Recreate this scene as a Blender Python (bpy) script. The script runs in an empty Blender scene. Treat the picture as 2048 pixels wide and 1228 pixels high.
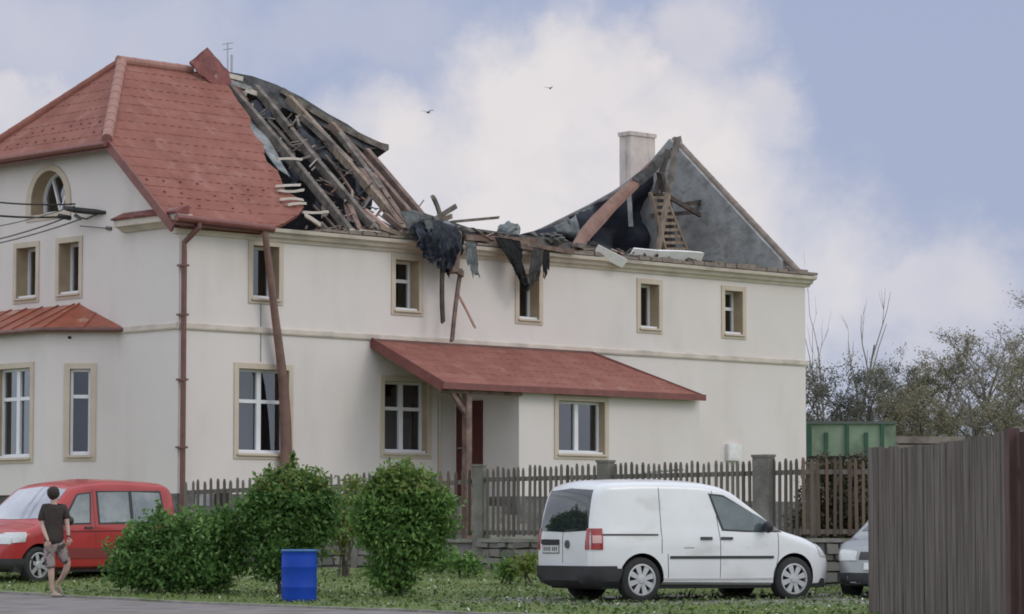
import bpy, bmesh, math, random
import numpy as np
from mathutils import Vector, Matrix
from mathutils.bvhtree import BVHTree
R = math.radians
random.seed(7); rng = np.random.default_rng(7)
SC = bpy.context.scene
COL = SC.collection

# ------------------------------------------------------------------ camera
F = 6250.0; HOR = 1085.0; ZC = 0.9
PITCH = math.atan((HOR-614)/F)
cam_d = bpy.data.cameras.new('camera'); cam = bpy.data.objects.new('camera', cam_d); COL.objects.link(cam)
cam.location = (0, 0, ZC); cam.rotation_euler = (math.pi/2+PITCH, 0, 0)
cam_d.sensor_width = 36; cam_d.lens = F/2048*36; cam_d.clip_start = 0.5; cam_d.clip_end = 4000
SC.camera = cam
def ray(px, py):
    x = (px-1024)/F; y = (614-py)/F; c, s = math.cos(PITCH), math.sin(PITCH)
    return Vector((x, c-y*s, s+y*c))
def at(px, py, D):            # point of the photograph at distance D
    d = ray(px, py); return Vector((d.x*D/d.y, D, ZC+d.z*D/d.y))

# ------------------------------------------------------------------ world
SC.view_settings.view_transform = 'Standard'; SC.view_settings.look = 'None'
SC.cycles.filter_width = 1.8
SC.view_settings.exposure = 0.0; SC.view_settings.gamma = 1.0
SUN_EL, SUN_AZ = R(38), R(118)      # azimuth from +Y clockwise
w = bpy.data.worlds.new('World'); SC.world = w; w.use_nodes = True
nt = w.node_tree; nt.nodes.clear(); N = nt.nodes.new; L = nt.links.new
out = N('ShaderNodeOutputWorld')
sky = N('ShaderNodeTexSky'); sky.sky_type = 'NISHITA'; sky.sun_disc = False
sky.sun_elevation = SUN_EL; sky.sun_rotation = SUN_AZ; sky.air_density = 1.0; sky.dust_density = 2.0
bg1 = N('ShaderNodeBackground'); bg1.inputs[1].default_value = 0.07; L(sky.outputs[0], bg1.inputs[0])
tc = N('ShaderNodeTexCoord')
def vm(op, a, b=None):
    n = N('ShaderNodeVectorMath'); n.operation = op
    for i, q in enumerate((a, b)):
        if q is None: continue
        if hasattr(q, 'links'): L(q, n.inputs[i])
        else: n.inputs[i].default_value = q
    return n
def mt(op, a, b=None, c=None, clamp=False):
    n = N('ShaderNodeMath'); n.operation = op; n.use_clamp = clamp
    for i, q in enumerate((a, b, c)):
        if q is None: continue
        if hasattr(q, 'links'): L(q, n.inputs[i])
        else: n.inputs[i].default_value = q
    return n.outputs[0]
def noise(vec, scale, detail=4, rough=0.5):
    n = N('ShaderNodeTexNoise'); n.inputs['Scale'].default_value = scale; n.inputs['Detail'].default_value = detail
    n.inputs['Roughness'].default_value = rough; L(vec, n.inputs['Vector']); return n
gen = tc.outputs['Generated']
wob = noise(gen, 16, 6, 0.6)
wv = vm('SCALE', vm('SUBTRACT', wob.outputs['Color'], (0.5, 0.5, 0.5)).outputs[0]); wv.inputs['Scale'].default_value = 0.085
dirw = vm('ADD', gen, wv.outputs[0]).outputs[0]
# clouds seen towards the house: (photo direction, radius in photo pixels, stretch in height, weight)
blobs = [(1180, 140, 190, 1.0, .9), (1080, 250, 300, .8, .95), (860, 330, 260, .7, .85), (1250, 330, 330, .9, .9), (950, 450, 330, .7, .95), (1450, 430, 260, 1.1, .9),
         (1560, 250, 130, 1.2, .55), (1650, 600, 260, 1.0, .75), (60, 260, 240, .45, .6), (180, 90, 420, .5, .32), (700, 60, 260, .5, .2), (1850, 650, 330, .5, .6), (1400, 60, 150, 1.0, .45), (1600, 480, 120, 1.2, .6)]
mask = None
for (bx, by, br, st, wt) in blobs:
    d = ray(bx, by).normalized()
    dd = vm('SUBTRACT', dirw, tuple(d)); ds = vm('MULTIPLY', dd.outputs[0], (1, 1, 1/st))
    ln = vm('LENGTH', ds.outputs[0])
    mr = N('ShaderNodeMapRange'); mr.interpolation_type = 'SMOOTHSTEP'
    L(ln.outputs['Value'], mr.inputs[0])
    mr.inputs[1].default_value = br/F*1.25; mr.inputs[2].default_value = br/F*0.35
    mr.inputs[3].default_value = 0; mr.inputs[4].default_value = wt
    mask = mr.outputs[0] if mask is None else mt('MAXIMUM', mask, mr.outputs[0])
fine = noise(gen, 34, 5, 0.55)
mask = mt('MULTIPLY', mask, mt('MULTIPLY_ADD', fine.outputs['Fac'], 0.9, 0.6), clamp=True)
# the sky out of view: soft overcast, brightened and cooled to raise ambient light
broad = noise(gen, 2.2, 5, 0.6)
bm_ = N('ShaderNodeMapRange'); L(broad.outputs['Fac'], bm_.inputs[0]); bm_.inputs[1].default_value = .25; bm_.inputs[2].default_value = .55
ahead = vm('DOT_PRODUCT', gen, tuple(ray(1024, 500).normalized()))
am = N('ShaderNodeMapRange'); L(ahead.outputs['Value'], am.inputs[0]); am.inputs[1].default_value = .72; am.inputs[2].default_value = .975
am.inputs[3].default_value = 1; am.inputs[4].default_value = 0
mask = mt('MAXIMUM', mask, mt('MULTIPLY', bm_.outputs[0], am.outputs[0]))
veil = noise(gen, 9, 4, 0.5)
ccr = N('ShaderNodeMix'); ccr.data_type = 'RGBA'; L(veil.outputs['Fac'], ccr.inputs[0])
ccr.inputs[6].default_value = (0.60, 0.64, 0.72, 1); ccr.inputs[7].default_value = (0.90, 0.80, 0.745, 1)
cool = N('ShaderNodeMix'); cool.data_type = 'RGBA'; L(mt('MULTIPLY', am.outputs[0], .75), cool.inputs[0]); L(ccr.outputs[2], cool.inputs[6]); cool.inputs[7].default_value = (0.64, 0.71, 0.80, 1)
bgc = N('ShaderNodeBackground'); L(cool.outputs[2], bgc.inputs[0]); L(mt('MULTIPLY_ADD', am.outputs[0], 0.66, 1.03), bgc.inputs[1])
# thin high veil over the blue
bgv = N('ShaderNodeBackground'); bgv.inputs[0].default_value = (0.42, 0.48, 0.68, 1); bgv.inputs[1].default_value = 1.0
mv = N('ShaderNodeMixShader'); mv.inputs[0].default_value = 0.82; L(bg1.outputs[0], mv.inputs[1]); L(bgv.outputs[0], mv.inputs[2])
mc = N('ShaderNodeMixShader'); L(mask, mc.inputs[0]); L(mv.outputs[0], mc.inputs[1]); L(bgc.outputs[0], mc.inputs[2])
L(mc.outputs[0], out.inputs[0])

sl = bpy.data.lights.new('sun', 'SUN'); sl.energy = 0.62; sl.angle = R(22); sl.color = (1.0, 0.90, 0.80)
so = bpy.data.objects.new('sun', sl); COL.objects.link(so); so.location = (30, -30, 40)
sd = Vector((math.sin(SUN_AZ)*math.cos(SUN_EL), math.cos(SUN_AZ)*math.cos(SUN_EL), math.sin(SUN_EL)))
so.rotation_euler = sd.to_track_quat('Z', 'Y').to_euler()

# ------------------------------------------------------------------ materials
MATS = {}
def mat(name, col, rough=0.8, col2=None, scale=3.0, bump=0.0, bscale=30.0, metal=0.0, coat=0.0, spec=0.5, stretch=(1, 1, 1), island=None, contrast=(0.35, 0.65), detail=6, stain=None, coord='Object'):
    if name in MATS: return MATS[name]
    m = bpy.data.materials.new(name); m.use_nodes = True; t = m.node_tree; b = t.nodes['Principled BSDF']
    b.inputs['Roughness'].default_value = rough; b.inputs['Metallic'].default_value = metal
    b.inputs['Coat Weight'].default_value = coat; b.inputs['Coat Roughness'].default_value = .06
    b.inputs['Specular IOR Level'].default_value = spec
    b.inputs['Base Color'].default_value = (*col, 1)
    tcn = t.nodes.new('ShaderNodeTexCoord'); mp = t.nodes.new('ShaderNodeMapping'); mp.inputs['Scale'].default_value = stretch
    t.links.new(tcn.outputs[coord], mp.inputs['Vector'])
    if island:      # random tint per leaf or blade
        g = t.nodes.new('ShaderNodeNewGeometry'); r = t.nodes.new('ShaderNodeValToRGB')
        r.color_ramp.interpolation = 'LINEAR'
        cs = island; r.color_ramp.elements[0].color = (*cs[0], 1); r.color_ramp.elements[1].color = (*cs[-1], 1)
        for i, c in enumerate(cs[1:-1]):
            e = r.color_ramp.elements.new((i+1)/(len(cs)-1)); e.color = (*c, 1)
        t.links.new(g.outputs['Random Per Island'], r.inputs[0]); t.links.new(r.outputs[0], b.inputs['Base Color'])
    elif col2 is not None:
        n = t.nodes.new('ShaderNodeTexNoise'); n.inputs['Scale'].default_value = scale; n.inputs['Detail'].default_value = detail; n.inputs['Roughness'].default_value = .6
        t.links.new(mp.outputs[0], n.inputs['Vector'])
        r = t.nodes.new('ShaderNodeValToRGB'); r.color_ramp.elements[0].position = contrast[0]; r.color_ramp.elements[1].position = contrast[1]
        r.color_ramp.elements[0].color = (*col, 1); r.color_ramp.elements[1].color = (*col2, 1)
        t.links.new(n.outputs['Fac'], r.inputs[0]); last = r.outputs[0]
        if stain:   # (colour, scale, lo, hi, stretch)
            mp2 = t.nodes.new('ShaderNodeMapping'); mp2.inputs['Scale'].default_value = stain[4]; t.links.new(tcn.outputs[coord], mp2.inputs['Vector'])
            n2 = t.nodes.new('ShaderNodeTexNoise'); n2.inputs['Scale'].default_value = stain[1]; n2.inputs['Detail'].default_value = 8
            t.links.new(mp2.outputs[0], n2.inputs['Vector'])
            mr = t.nodes.new('ShaderNodeMapRange'); mr.inputs[1].default_value = stain[2]; mr.inputs[2].default_value = stain[3]; t.links.new(n2.outputs['Fac'], mr.inputs[0])
            mx = t.nodes.new('ShaderNodeMix'); mx.data_type = 'RGBA'; mx.inputs[7].default_value = (*stain[0], 1)
            t.links.new(mr.outputs[0], mx.inputs[0]); t.links.new(last, mx.inputs[6]); last = mx.outputs[2]
        t.links.new(last, b.inputs['Base Color'])
    if bump:
        n = t.nodes.new('ShaderNodeTexNoise'); n.inputs['Scale'].default_value = bscale; n.inputs['Detail'].default_value = 5
        t.links.new(mp.outputs[0], n.inputs['Vector'])
        bp = t.nodes.new('ShaderNodeBump'); bp.inputs['Strength'].default_value = bump; bp.inputs['Distance'].default_value = 0.02
        t.links.new(n.outputs['Fac'], bp.inputs['Height']); t.links.new(bp.outputs[0], b.inputs['Normal'])
    MATS[name] = m; return m
def two_sided_leaf(name, cols, trans=0.25):
    m = mat(name, cols[0], 0.5, island=cols, spec=.25)
    t = m.node_tree; b = t.nodes['Principled BSDF']; o = [n for n in t.nodes if n.type == 'OUTPUT_MATERIAL'][0]
    ts = t.nodes.new('ShaderNodeBsdfTranslucent'); mx = t.nodes.new('ShaderNodeMixShader'); mx.inputs[0].default_value = trans
    src = b.inputs['Base Color'].links[0].from_socket
    t.links.new(src, ts.inputs[0]); t.links.new(b.outputs[0], mx.inputs[1]); t.links.new(ts.outputs[0], mx.inputs[2]); t.links.new(mx.outputs[0], o.inputs[0])
    return m
def glass(name, tint, reflect=0.35, rough=0.03, alpha=0.5):
    m = bpy.data.materials.new(name); m.use_nodes = True; t = m.node_tree; t.nodes.clear()
    o = t.nodes.new('ShaderNodeOutputMaterial'); g = t.nodes.new('ShaderNodeBsdfGlossy'); g.inputs['Roughness'].default_value = rough
    g.inputs['Color'].default_value = (.9, .93, 1, 1)
    tr = t.nodes.new('ShaderNodeBsdfTransparent'); tr.inputs[0].default_value = (*tint, 1)
    lw = t.nodes.new('ShaderNodeLayerWeight'); f = t.nodes.new('ShaderNodeMath'); f.operation = 'POWER'; f.inputs[1].default_value = 3.0; t.links.new(lw.outputs['Facing'], f.inputs[0])
    a = t.nodes.new('ShaderNodeMath'); a.operation = 'ADD'; a.inputs[1].default_value = reflect; a.use_clamp = True
    mx = t.nodes.new('ShaderNodeMixShader'); t.links.new(f.outputs[0], a.inputs[0]); t.links.new(a.outputs[0], mx.inputs[0])
    t.links.new(tr.outputs[0], mx.inputs[1]); t.links.new(g.outputs[0], mx.inputs[2]); t.links.new(mx.outputs[0], o.inputs[0])
    MATS[name] = m; return m

plaster = mat('plaster', (.63, .575, .545), .9, (.68, .625, .595), .5, .25, 60, stain=((.57, .52, .485), .8, .52, .82, (1.3, 1.3, .5)), contrast=(.3, .7))
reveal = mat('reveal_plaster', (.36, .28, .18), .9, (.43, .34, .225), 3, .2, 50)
ochre = mat('ochre_trim', (.49, .41, .325), .9, (.56, .475, .385), 2.0, .2, 60)
greyplaster = mat('grey_render', (.23, .23, .225), .95, (.33, .33, .33), 2.4, .7, 12, stain=((.17, .168, .16), 3.2, .50, .72, (1, 1, 1.6)))
stone = mat('plinth_stone', (.07, .07, .065), .95, (.19, .18, .17), 3.5, 1.0, 9)
tile = mat('red_tile', (.22, .086, .066), .75, (.28, .118, .093), 1.6, .3, 25, spec=.15, stain=((.30, .15, .125), 2.5, .55, .75, (1, 1, 1)))
tile_pale = mat('hip_cap_tile', (.30, .15, .125), .6, (.35, .19, .155), 4, .2, 30, spec=.2)
tile_dark = mat('torn_tile', (.12, .025, .022), .6, (.22, .06, .05), 4, .5, 18, stain=((.30, .22, .20), 5, .62, .70, (1, 1, 1)))
rust_red = mat('red_sheet_metal', (.36, .10, .055), .45, (.25, .07, .04), 3, .2, 20, stain=((.45, .28, .22), 2.5, .58, .7, (1, 1, 1)))
fascia = mat('red_fascia', (.14, .042, .036), .5, (.20, .062, .05), 4, .1, 30)
pipe_m = mat('brown_gutter_metal', (.115, .05, .042), .5, (.16, .07, .058), 5, .1, 20)
pipe2_m = mat('bent_gutter_metal', (.12, .065, .052), .5, (.20, .11, .085), 3, .2, 20)
wood = mat('raw_timber', (.16, .12, .09), .85, (.32, .245, .185), 3, .5, 30, stretch=(4, 4, 1))
woodg = mat('grey_timber', (.075, .063, .054), .9, (.22, .19, .165), 4, .5, 30)
woodr = mat('reddish_timber', (.10, .066, .054), .9, (.24, .165, .135), 4, .5, 30)
woodd = mat('dark_timber', (.035, .028, .025), .9, (.09, .07, .06), 4, .5, 30)
woodp = mat('pale_batten', (.48, .42, .36), .85, (.60, .54, .48), 4, .3, 30)
felt = mat('black_underlay', (.012, .014, .022), .7, (.035, .038, .05), 2.5, .9, 6)
bluefelt = mat('blue_underlay', (.007, .009, .018), .7, (.014, .018, .034), 3, .9, 7)
bluetarp = mat('blue_grey_foil', (.018, .03, .065), .5, (.13, .16, .22), 3.5, .8, 8, contrast=(.4, .65))
greyfoil = mat('grey_foil', (.13, .15, .16), .7, (.32, .34, .34), 4, .8, 10)
blackrag = mat('black_felt', (.015, .015, .017), .8, (.04, .04, .042), 5, .8, 10)
slatem = mat('old_roof_boards', (.05, .05, .052), .85, (.17, .165, .16), 3.5, .8, 12)
salmon = mat('salmon_sheet', (.33, .19, .15), .75, (.46, .29, .235), 3, .3, 20)
whitem = mat('white_board', (.62, .61, .60), .7, (.74, .73, .72), 3, .1, 20)
pvc = mat('white_window_frame', (.68, .68, .69), .4, (.74, .74, .75), 2)
curtain = mat('curtain', (.13, .13, .12), .9, (.22, .22, .21), 9, .6, 20, stretch=(6, 6, .3))
darkroom = mat('dark_room', (.02, .018, .017), .95, (.035, .03, .028), 2)  # near-black colour stands for the unlit inside of the house
chim = mat('chimney_render', (.52, .44, .42), .95, (.62, .54, .51), 2.5, .5, 20, stain=((.36, .31, .30), 2, .55, .7, (2, 2, .6)))
door_m = mat('dark_red_door', (.065, .010, .008), .5, (.09, .017, .012), 4, .1, 20)
mast_m = mat('antenna_metal', (.45, .46, .48), .5, (.35, .36, .38), 5, metal=.3)
pane_m = glass('window_pane', (.30, .30, .32), .10, .02)
moss = mat('mossy_ledge', (.17, .14, .12), .95, (.26, .21, .18), 5, .6, 14)

# ------------------------------------------------------------------ helpers
def mesh_obj(name, verts, faces, mats, parent=None, smooth=False, midx=None):
    me = bpy.data.meshes.new(name); me.from_pydata([tuple(v) for v in verts], [], [tuple(f) for f in faces])
    if not isinstance(mats, (list, tuple)): mats = [mats]
    for m in mats: me.materials.append(m)
    if midx is not None: me.polygons.foreach_set('material_index', list(midx))
    if smooth: me.polygons.foreach_set('use_smooth', [True]*len(me.polygons))
    me.update()
    o = bpy.data.objects.new(name, me); COL.objects.link(o)
    if parent is not None: o.parent = parent
    return o
def tag(o, label=None, cat=None, group=None, kind=None):
    if label: o['label'] = label
    if cat: o['category'] = cat
    if group: o['group'] = group
    if kind: o['kind'] = kind
    return o
def empty(name, loc=(0, 0, 0), rz=0.0, label=None, cat=None, group=None):
    o = bpy.data.objects.new(name, None); COL.objects.link(o); o.location = loc; o.rotation_euler = (0, 0, rz)
    o.empty_display_size = .3
    return tag(o, label, cat, group)
def rebase(o):                # put the origin of a single-mesh thing at its base
    me = o.data; n = len(me.vertices); a = np.empty(n*3); me.vertices.foreach_get('co', a); a = a.reshape(-1, 3)
    c = np.array([(a[:, 0].min()+a[:, 0].max())/2, (a[:, 1].min()+a[:, 1].max())/2, a[:, 2].min()])
    a -= c; me.vertices.foreach_set('co', a.ravel()); me.update(); o.location = tuple(c); return o
class MB:                     # mesh buffer
    def __init__(s): s.v = []; s.f = []; s.m = []
    def add(s, vs, fs, mi=0):
        b = len(s.v); s.v += [tuple(v) for v in vs]; s.f += [tuple(b+i for i in f) for f in fs]; s.m += [mi]*len(fs)
    def box(s, lo, hi, fn=None, mi=0):
        x0, y0, z0 = lo; x1, y1, z1 = hi
        vs = [(x0, y0, z0), (x1, y0, z0), (x1, y1, z0), (x0, y1, z0), (x0, y0, z1), (x1, y0, z1), (x1, y1, z1), (x0, y1, z1)]
        if fn: vs = [fn(*v) for v in vs]
        s.add(vs, [(0, 3, 2, 1), (4, 5, 6, 7), (0, 1, 5, 4), (1, 2, 6, 5), (2, 3, 7, 6), (3, 0, 4, 7)], mi)
    def beam(s, p, q, w, t, up=(0, 0, 1), seg=1, bend=0.0, mi=0, taper=1.0, jag=0.0):
        p = Vector(p); q = Vector(q); d = (q-p).normalized(); u = Vector(up)
        if abs(d.dot(u)) > .97: u = Vector((1, 0, 0)) if abs(d.x) < .8 else Vector((0, 1, 0))
        a = d.cross(u).normalized(); b = a.cross(d).normalized()
        vs = []
        for i in range(seg+1):
            k = i/seg; c = p.lerp(q, k) + b*bend*4*k*(1-k); sc = 1+(taper-1)*k
            for (x, y) in ((-1, -1), (1, -1), (1, 1), (-1, 1)):
                e = d*random.uniform(-jag, jag) if i in (0, seg) else Vector((0, 0, 0))
                vs.append(c + a*x*w/2*sc + b*y*t/2*sc + e)
        fs = [(0, 3, 2, 1), tuple(4*seg+i for i in range(4))]
        for i in range(seg):
            for j in range(4):
                fs.append((4*i+j, 4*i+(j+1) % 4, 4*i+4+(j+1) % 4, 4*i+4+j))
        s.add(vs, fs, mi)
    def tube(s, pts, rad, n=8, mi=0, cap=True):
        pts = [Vector(p) for p in pts]; vs = []; m = len(pts)
        if not isinstance(rad, (list, tuple)): rad = [rad]*m
        ref = None
        for i, p in enumerate(pts):
            d = (pts[min(i+1, m-1)]-pts[max(i-1, 0)]).normalized()
            if ref is None: ref = Vector((0, 0, 1)) if abs(d.z) < .9 else Vector((1, 0, 0))
            a = d.cross(ref).normalized(); b = a.cross(d); ref = b if abs(d.dot(b)) < .95 else ref
            for k in range(n):
                t = 2*math.pi*k/n; vs.append(p+(a*math.cos(t)+b*math.sin(t))*rad[i])
        fs = [(i*n+k, i*n+(k+1) % n, (i+1)*n+(k+1) % n, (i+1)*n+k) for i in range(m-1) for k in range(n)]
        if cap: fs += [tuple(range(n))[::-1], tuple((m-1)*n+k for k in range(n))]
        s.add(vs, fs, mi)
    def lathe(s, prof, axis='z', n=24, c=(0, 0, 0), mi=0):
        vs = []; m = len(prof)
        for (r, h) in prof:
            for k in range(n):
                t = 2*math.pi*k/n; x, y = r*math.cos(t), r*math.sin(t)
                v = (x, y, h) if axis == 'z' else (x, h, y)
                vs.append((v[0]+c[0], v[1]+c[1], v[2]+c[2]))
        fs = [(i*n+k, i*n+(k+1) % n, (i+1)*n+(k+1) % n, (i+1)*n+k) for i in range(m-1) for k in range(n)]
        s.add(vs, fs, mi)
    def build(s, name, mats, parent=None, smooth=False):
        return mesh_obj(name, s.v, s.f, mats, parent, smooth, s.m)
def thing(mb, name, mats, label, cat, group=None, smooth=False):
    o = mb.build(name, mats, None, smooth); rebase(o); return tag(o, label, cat, group)
def plate(outline, holes, d0, d1, fn, name, mats, parent, hole_mi=2, back_mi=1):
    """flat sheet with holes between depths d0 (front) and d1 (back)"""
    bm = bmesh.new(); loops = [outline]+list(holes); es = []
    for lp in loops:
        vs = [bm.verts.new((a, b, 0)) for a, b in lp]
        es += [bm.edges.new((vs[i], vs[(i+1) % len(vs)])) for i in range(len(vs))]
    bmesh.ops.triangle_fill(bm, use_beauty=True, use_dissolve=False, edges=es)
    bm.verts.index_update(); P = [(v.co.x, v.co.y) for v in bm.verts]; T = [[v.index for v in f.verts] for f in bm.faces]; bm.free()
    n = len(P); mb = MB(); V0 = [fn(a, b, d0) for a, b in P]; V1 = [fn(a, b, d1) for a, b in P]
    b0 = 0; F_ = []; M_ = []
    for t in T: F_.append(tuple(t)); M_.append(0); F_.append(tuple(n+i for i in reversed(t))); M_.append(back_mi)
    for li, lp in enumerate(loops):
        m = len(lp)
        for i in range(m):
            j = (i+1) % m; F_.append((b0+i, b0+j, n+b0+j, n+b0+i)); M_.append(0 if li == 0 else hole_mi)
        b0 += m
    o = mesh_obj(name, V0+V1, F_, mats, parent, False, M_)
    b = bmesh.new(); b.from_mesh(o.data); bmesh.ops.recalc_face_normals(b, faces=b.faces); b.to_mesh(o.data); b.free()
    return o
def rect(a0, b0, a1, b1): return [(a0, b0), (a1, b0), (a1, b1), (a0, b1)]
def inpoly(x, y, poly):
    r = False; n = len(poly); j = n-1
    for i in range(n):
        xi, yi = poly[i]; xj, yj = poly[j]
        if (yi > y) != (yj > y) and x < (xj-xi)*(y-yi)/(yj-yi)+xi: r = not r
        j = i
    return r
def interp(x, xs, ys): return float(np.interp(x, xs, ys))

# ------------------------------------------------------------------ ground
GY = [-400, 12, 30, 40, 46, 50, 54, 57, 62, 72, 85, 120, 2500]
GZ = [-0.75, -0.70, -0.35, -0.06, 0.0, 0.09, 0.27, 0.42, 0.50, 0.95, 1.7, 2.0, 2.4]
def gz(y): return interp(y, GY, GZ)
def sheet(name, m, ys, xl, xr, lift, nx=2, kind='structure'):
    ys = sorted(set([round(y, 4) for y in ys]+[y for y in GY if ys[0] < y < ys[-1]])); vs = []; fs = []
    for y in ys:
        a, b = xl(y), xr(y)
        for i in range(nx+1): vs.append((a+(b-a)*i/nx, y, gz(y)+lift))
    for j in range(len(ys)-1):
        for i in range(nx): k = j*(nx+1)+i; fs.append((k, k+1, k+nx+2, k+nx+1))
    return tag(mesh_obj(name, vs, fs, m), kind=kind)
turf = mat('turf', (.12, .16, .055), .95, (.20, .245, .10), 1.2, .8, 20, stain=((.16, .14, .10), .9, .55, .72, (1, 1, 1)))
asphalt = mat('asphalt', (.17, .148, .143), .9, (.23, .205, .20), 1.5, .5, 60, stain=((.12, .108, .10), 1.2, .5, .7, (1, 1, 1)))
gravel = mat('gravel', (.16, .15, .13), .95, (.28, .265, .24), 8, .9, 30, stain=((.09, .10, .055), 1.6, .50, .62, (1, 1, 1)))
concrete = mat('kerb_concrete', (.20, .19, .17), .9, (.30, .285, .26), 4, .5, 30, stain=((.10, .12, .06), 2, .5, .65, (1, 1, 1)))
sheet('ground', turf, [-400, 2500], lambda y: -1500, lambda y: 1500, 0, 1)
def road_edge(y): return -8.2+(50-y)/1.12      # x of the grass edge at y
sheet('road', asphalt, [2, 62], lambda y: -60, lambda y: road_edge(y), .004, 1)
def edge_wob(y, s): return .18*math.sin(y*1.7+s)+.1*math.sin(y*4.3+s*2)
lane_y = list(np.arange(44.9, 50.6, .2))
# gravel lane the van is parked on, running away to the right
lane = []; lf = []
mbL = MB()
xs = np.arange(-1.2, 24, .3)
def lane_lo(x): return 44.9+.12*(x)+edge_wob(x, 1)*.5+(max(0, 1.0-x)*.9)
def lane_hi(x): return 48.3+.30*max(x, -1)+edge_wob(x, 4)*.6
vsL = []; cuts = []
rows = 12
for x in xs:
    a, b = lane_lo(x), max(lane_hi(x), lane_lo(x)+.05)
    for k in range(rows+1):
        y = a+(b-a)*k/rows; vsL.append((x, y, gz(y)+.008))
fsL = [(i*(rows+1)+k, (i+1)*(rows+1)+k, (i+1)*(rows+1)+k+1, i*(rows+1)+k+1) for i in range(len(xs)-1) for k in range(rows)]
tag(mesh_obj('gravel_path', vsL, fsL, gravel), kind='structure')
# low worn kerb along the road
mk = MB(); ky = np.arange(34, 58, 1.0)
for y0 in ky:
    y1 = y0+.97; x0, x1 = road_edge(y0), road_edge(y1); h = .035+.01*math.sin(y0*3)
    def kf(a, b, c): return (x0+(x1-x0)*a+b*.75, y0+(y1-y0)*a+b*.66, gz(y0+(y1-y0)*a)+c)
    mk.box((0, -.06, -.1), (1, .08, h), kf)
o = mk.build('kerb', concrete); tag(o, kind='structure')
# grass blades
def in_road(x, y): return x < road_edge(y)+.08
blade = two_sided_leaf('grass_blade', [(.15, .23, .06), (.21, .30, .085), (.28, .35, .13), (.34, .34, .18)], .4)
n = 190000
X = rng.uniform(-9.5, 9.5, n); Y = rng.uniform(38, 57.5, n)
dens = (np.sin(X*2.1+np.sin(Y*1.3)*2)+np.sin(Y*2.7+X*.8)+np.sin(X*5.1-Y*3.3)*.7)*.16+.6
keep = (rng.random(n) < dens) & (X > -8.2+(50-Y)/1.12+.1) & (np.abs(X)/Y < .172)
lo = 44.9+.12*X+np.maximum(0, 1-X)*.9; hi = 48.3+.30*np.maximum(X, -1)
onlane = (X > -.6) & (Y > lo+np.sin(X*2)*.1) & (Y < hi-.05+np.sin(X*3)*.12)
keep &= ~(onlane & (rng.random(n) < .97))
keep &= (Y < 57-.93*np.maximum(X, 0)*1.0)
X, Y = X[keep], Y[keep]; n = len(X)
Hh = rng.uniform(.02, .055, n)*(1+.6*(dens[keep]-.5)); Wd = rng.uniform(.006, .014, n); A = rng.uniform(0, 2*np.pi, n); Ln = rng.uniform(.0, .05, n); B = rng.uniform(0, 2*np.pi, n)
Z = np.interp(Y, GY, GZ)
V = np.empty((n, 3, 3)); V[:, 0] = np.stack([X-np.cos(A)*Wd, Y-np.sin(A)*Wd, Z-.01], 1); V[:, 1] = np.stack([X+np.cos(A)*Wd, Y+np.sin(A)*Wd, Z-.01], 1)
V[:, 2] = np.stack([X+np.cos(B)*Ln, Y+np.sin(B)*Ln, Z+Hh], 1)
def tri_mesh(name, V, m, k=3, parent=None):
    me = bpy.data.meshes.new(name); n = len(V); me.vertices.add(n*k); me.vertices.foreach_set('co', V.reshape(-1).astype(np.float32))
    me.loops.add(n*k); me.loops.foreach_set('vertex_index', np.arange(n*k, dtype=np.int32))
    me.polygons.add(n); me.polygons.foreach_set('loop_start', np.arange(0, n*k, k, dtype=np.int32)); me.polygons.foreach_set('loop_total', np.full(n, k, dtype=np.int32))
    me.materials.append(m); me.update(); me.validate()
    o = bpy.data.objects.new(name, me); COL.objects.link(o); o.parent = parent; return o
tag(tri_mesh('grass', V, blade), 'short patchy green grass of the verge between road and fence', 'grass', kind='stuff')
# weeds / clover leaves and pale petals, bits of plaster
def scatter(name, m, cnt, s0, s1, label, cat, lane_p=0.2, flat=.6, yr=(40, 57)):
    X = rng.uniform(-9, 9, cnt); Y = rng.uniform(yr[0], yr[1], cnt)
    k = (X > -8.2+(50-Y)/1.12+.15) & (np.abs(X)/Y < .17) & (Y < 56.6-.93*np.maximum(X, 0))
    X, Y = X[k], Y[k]; c = len(X); Z = np.interp(Y, GY, GZ)+.03
    s = rng.uniform(s0, s1, c); a = rng.uniform(0, 6.28, c); nrm = rng.normal(0, flat, (c, 2))
    e1 = np.stack([np.cos(a), np.sin(a), nrm[:, 0]], 1)*s[:, None]; e2 = np.stack([-np.sin(a), np.cos(a), nrm[:, 1]], 1)*s[:, None]
    P = np.stack([X, Y, Z+s*.5], 1); V = np.stack([P-e1, P-e2*.7, P+e1, P+e2*.7], 1)
    return tag(tri_mesh(name, V, m, 4), label, cat, kind='stuff')
scatter('weeds', two_sided_leaf('weed_leaf', [(.06, .10, .03), (.12, .17, .06), (.19, .22, .11)], .2), 16000, .015, .04, 'low broad leaved weeds and dandelions among the grass', 'weeds')
scatter('petals', mat('petal', (.5, .5, .42), .9), 700, .012, .028, 'pale petals and bits of plaster strewn over the grass', 'petals')

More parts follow.
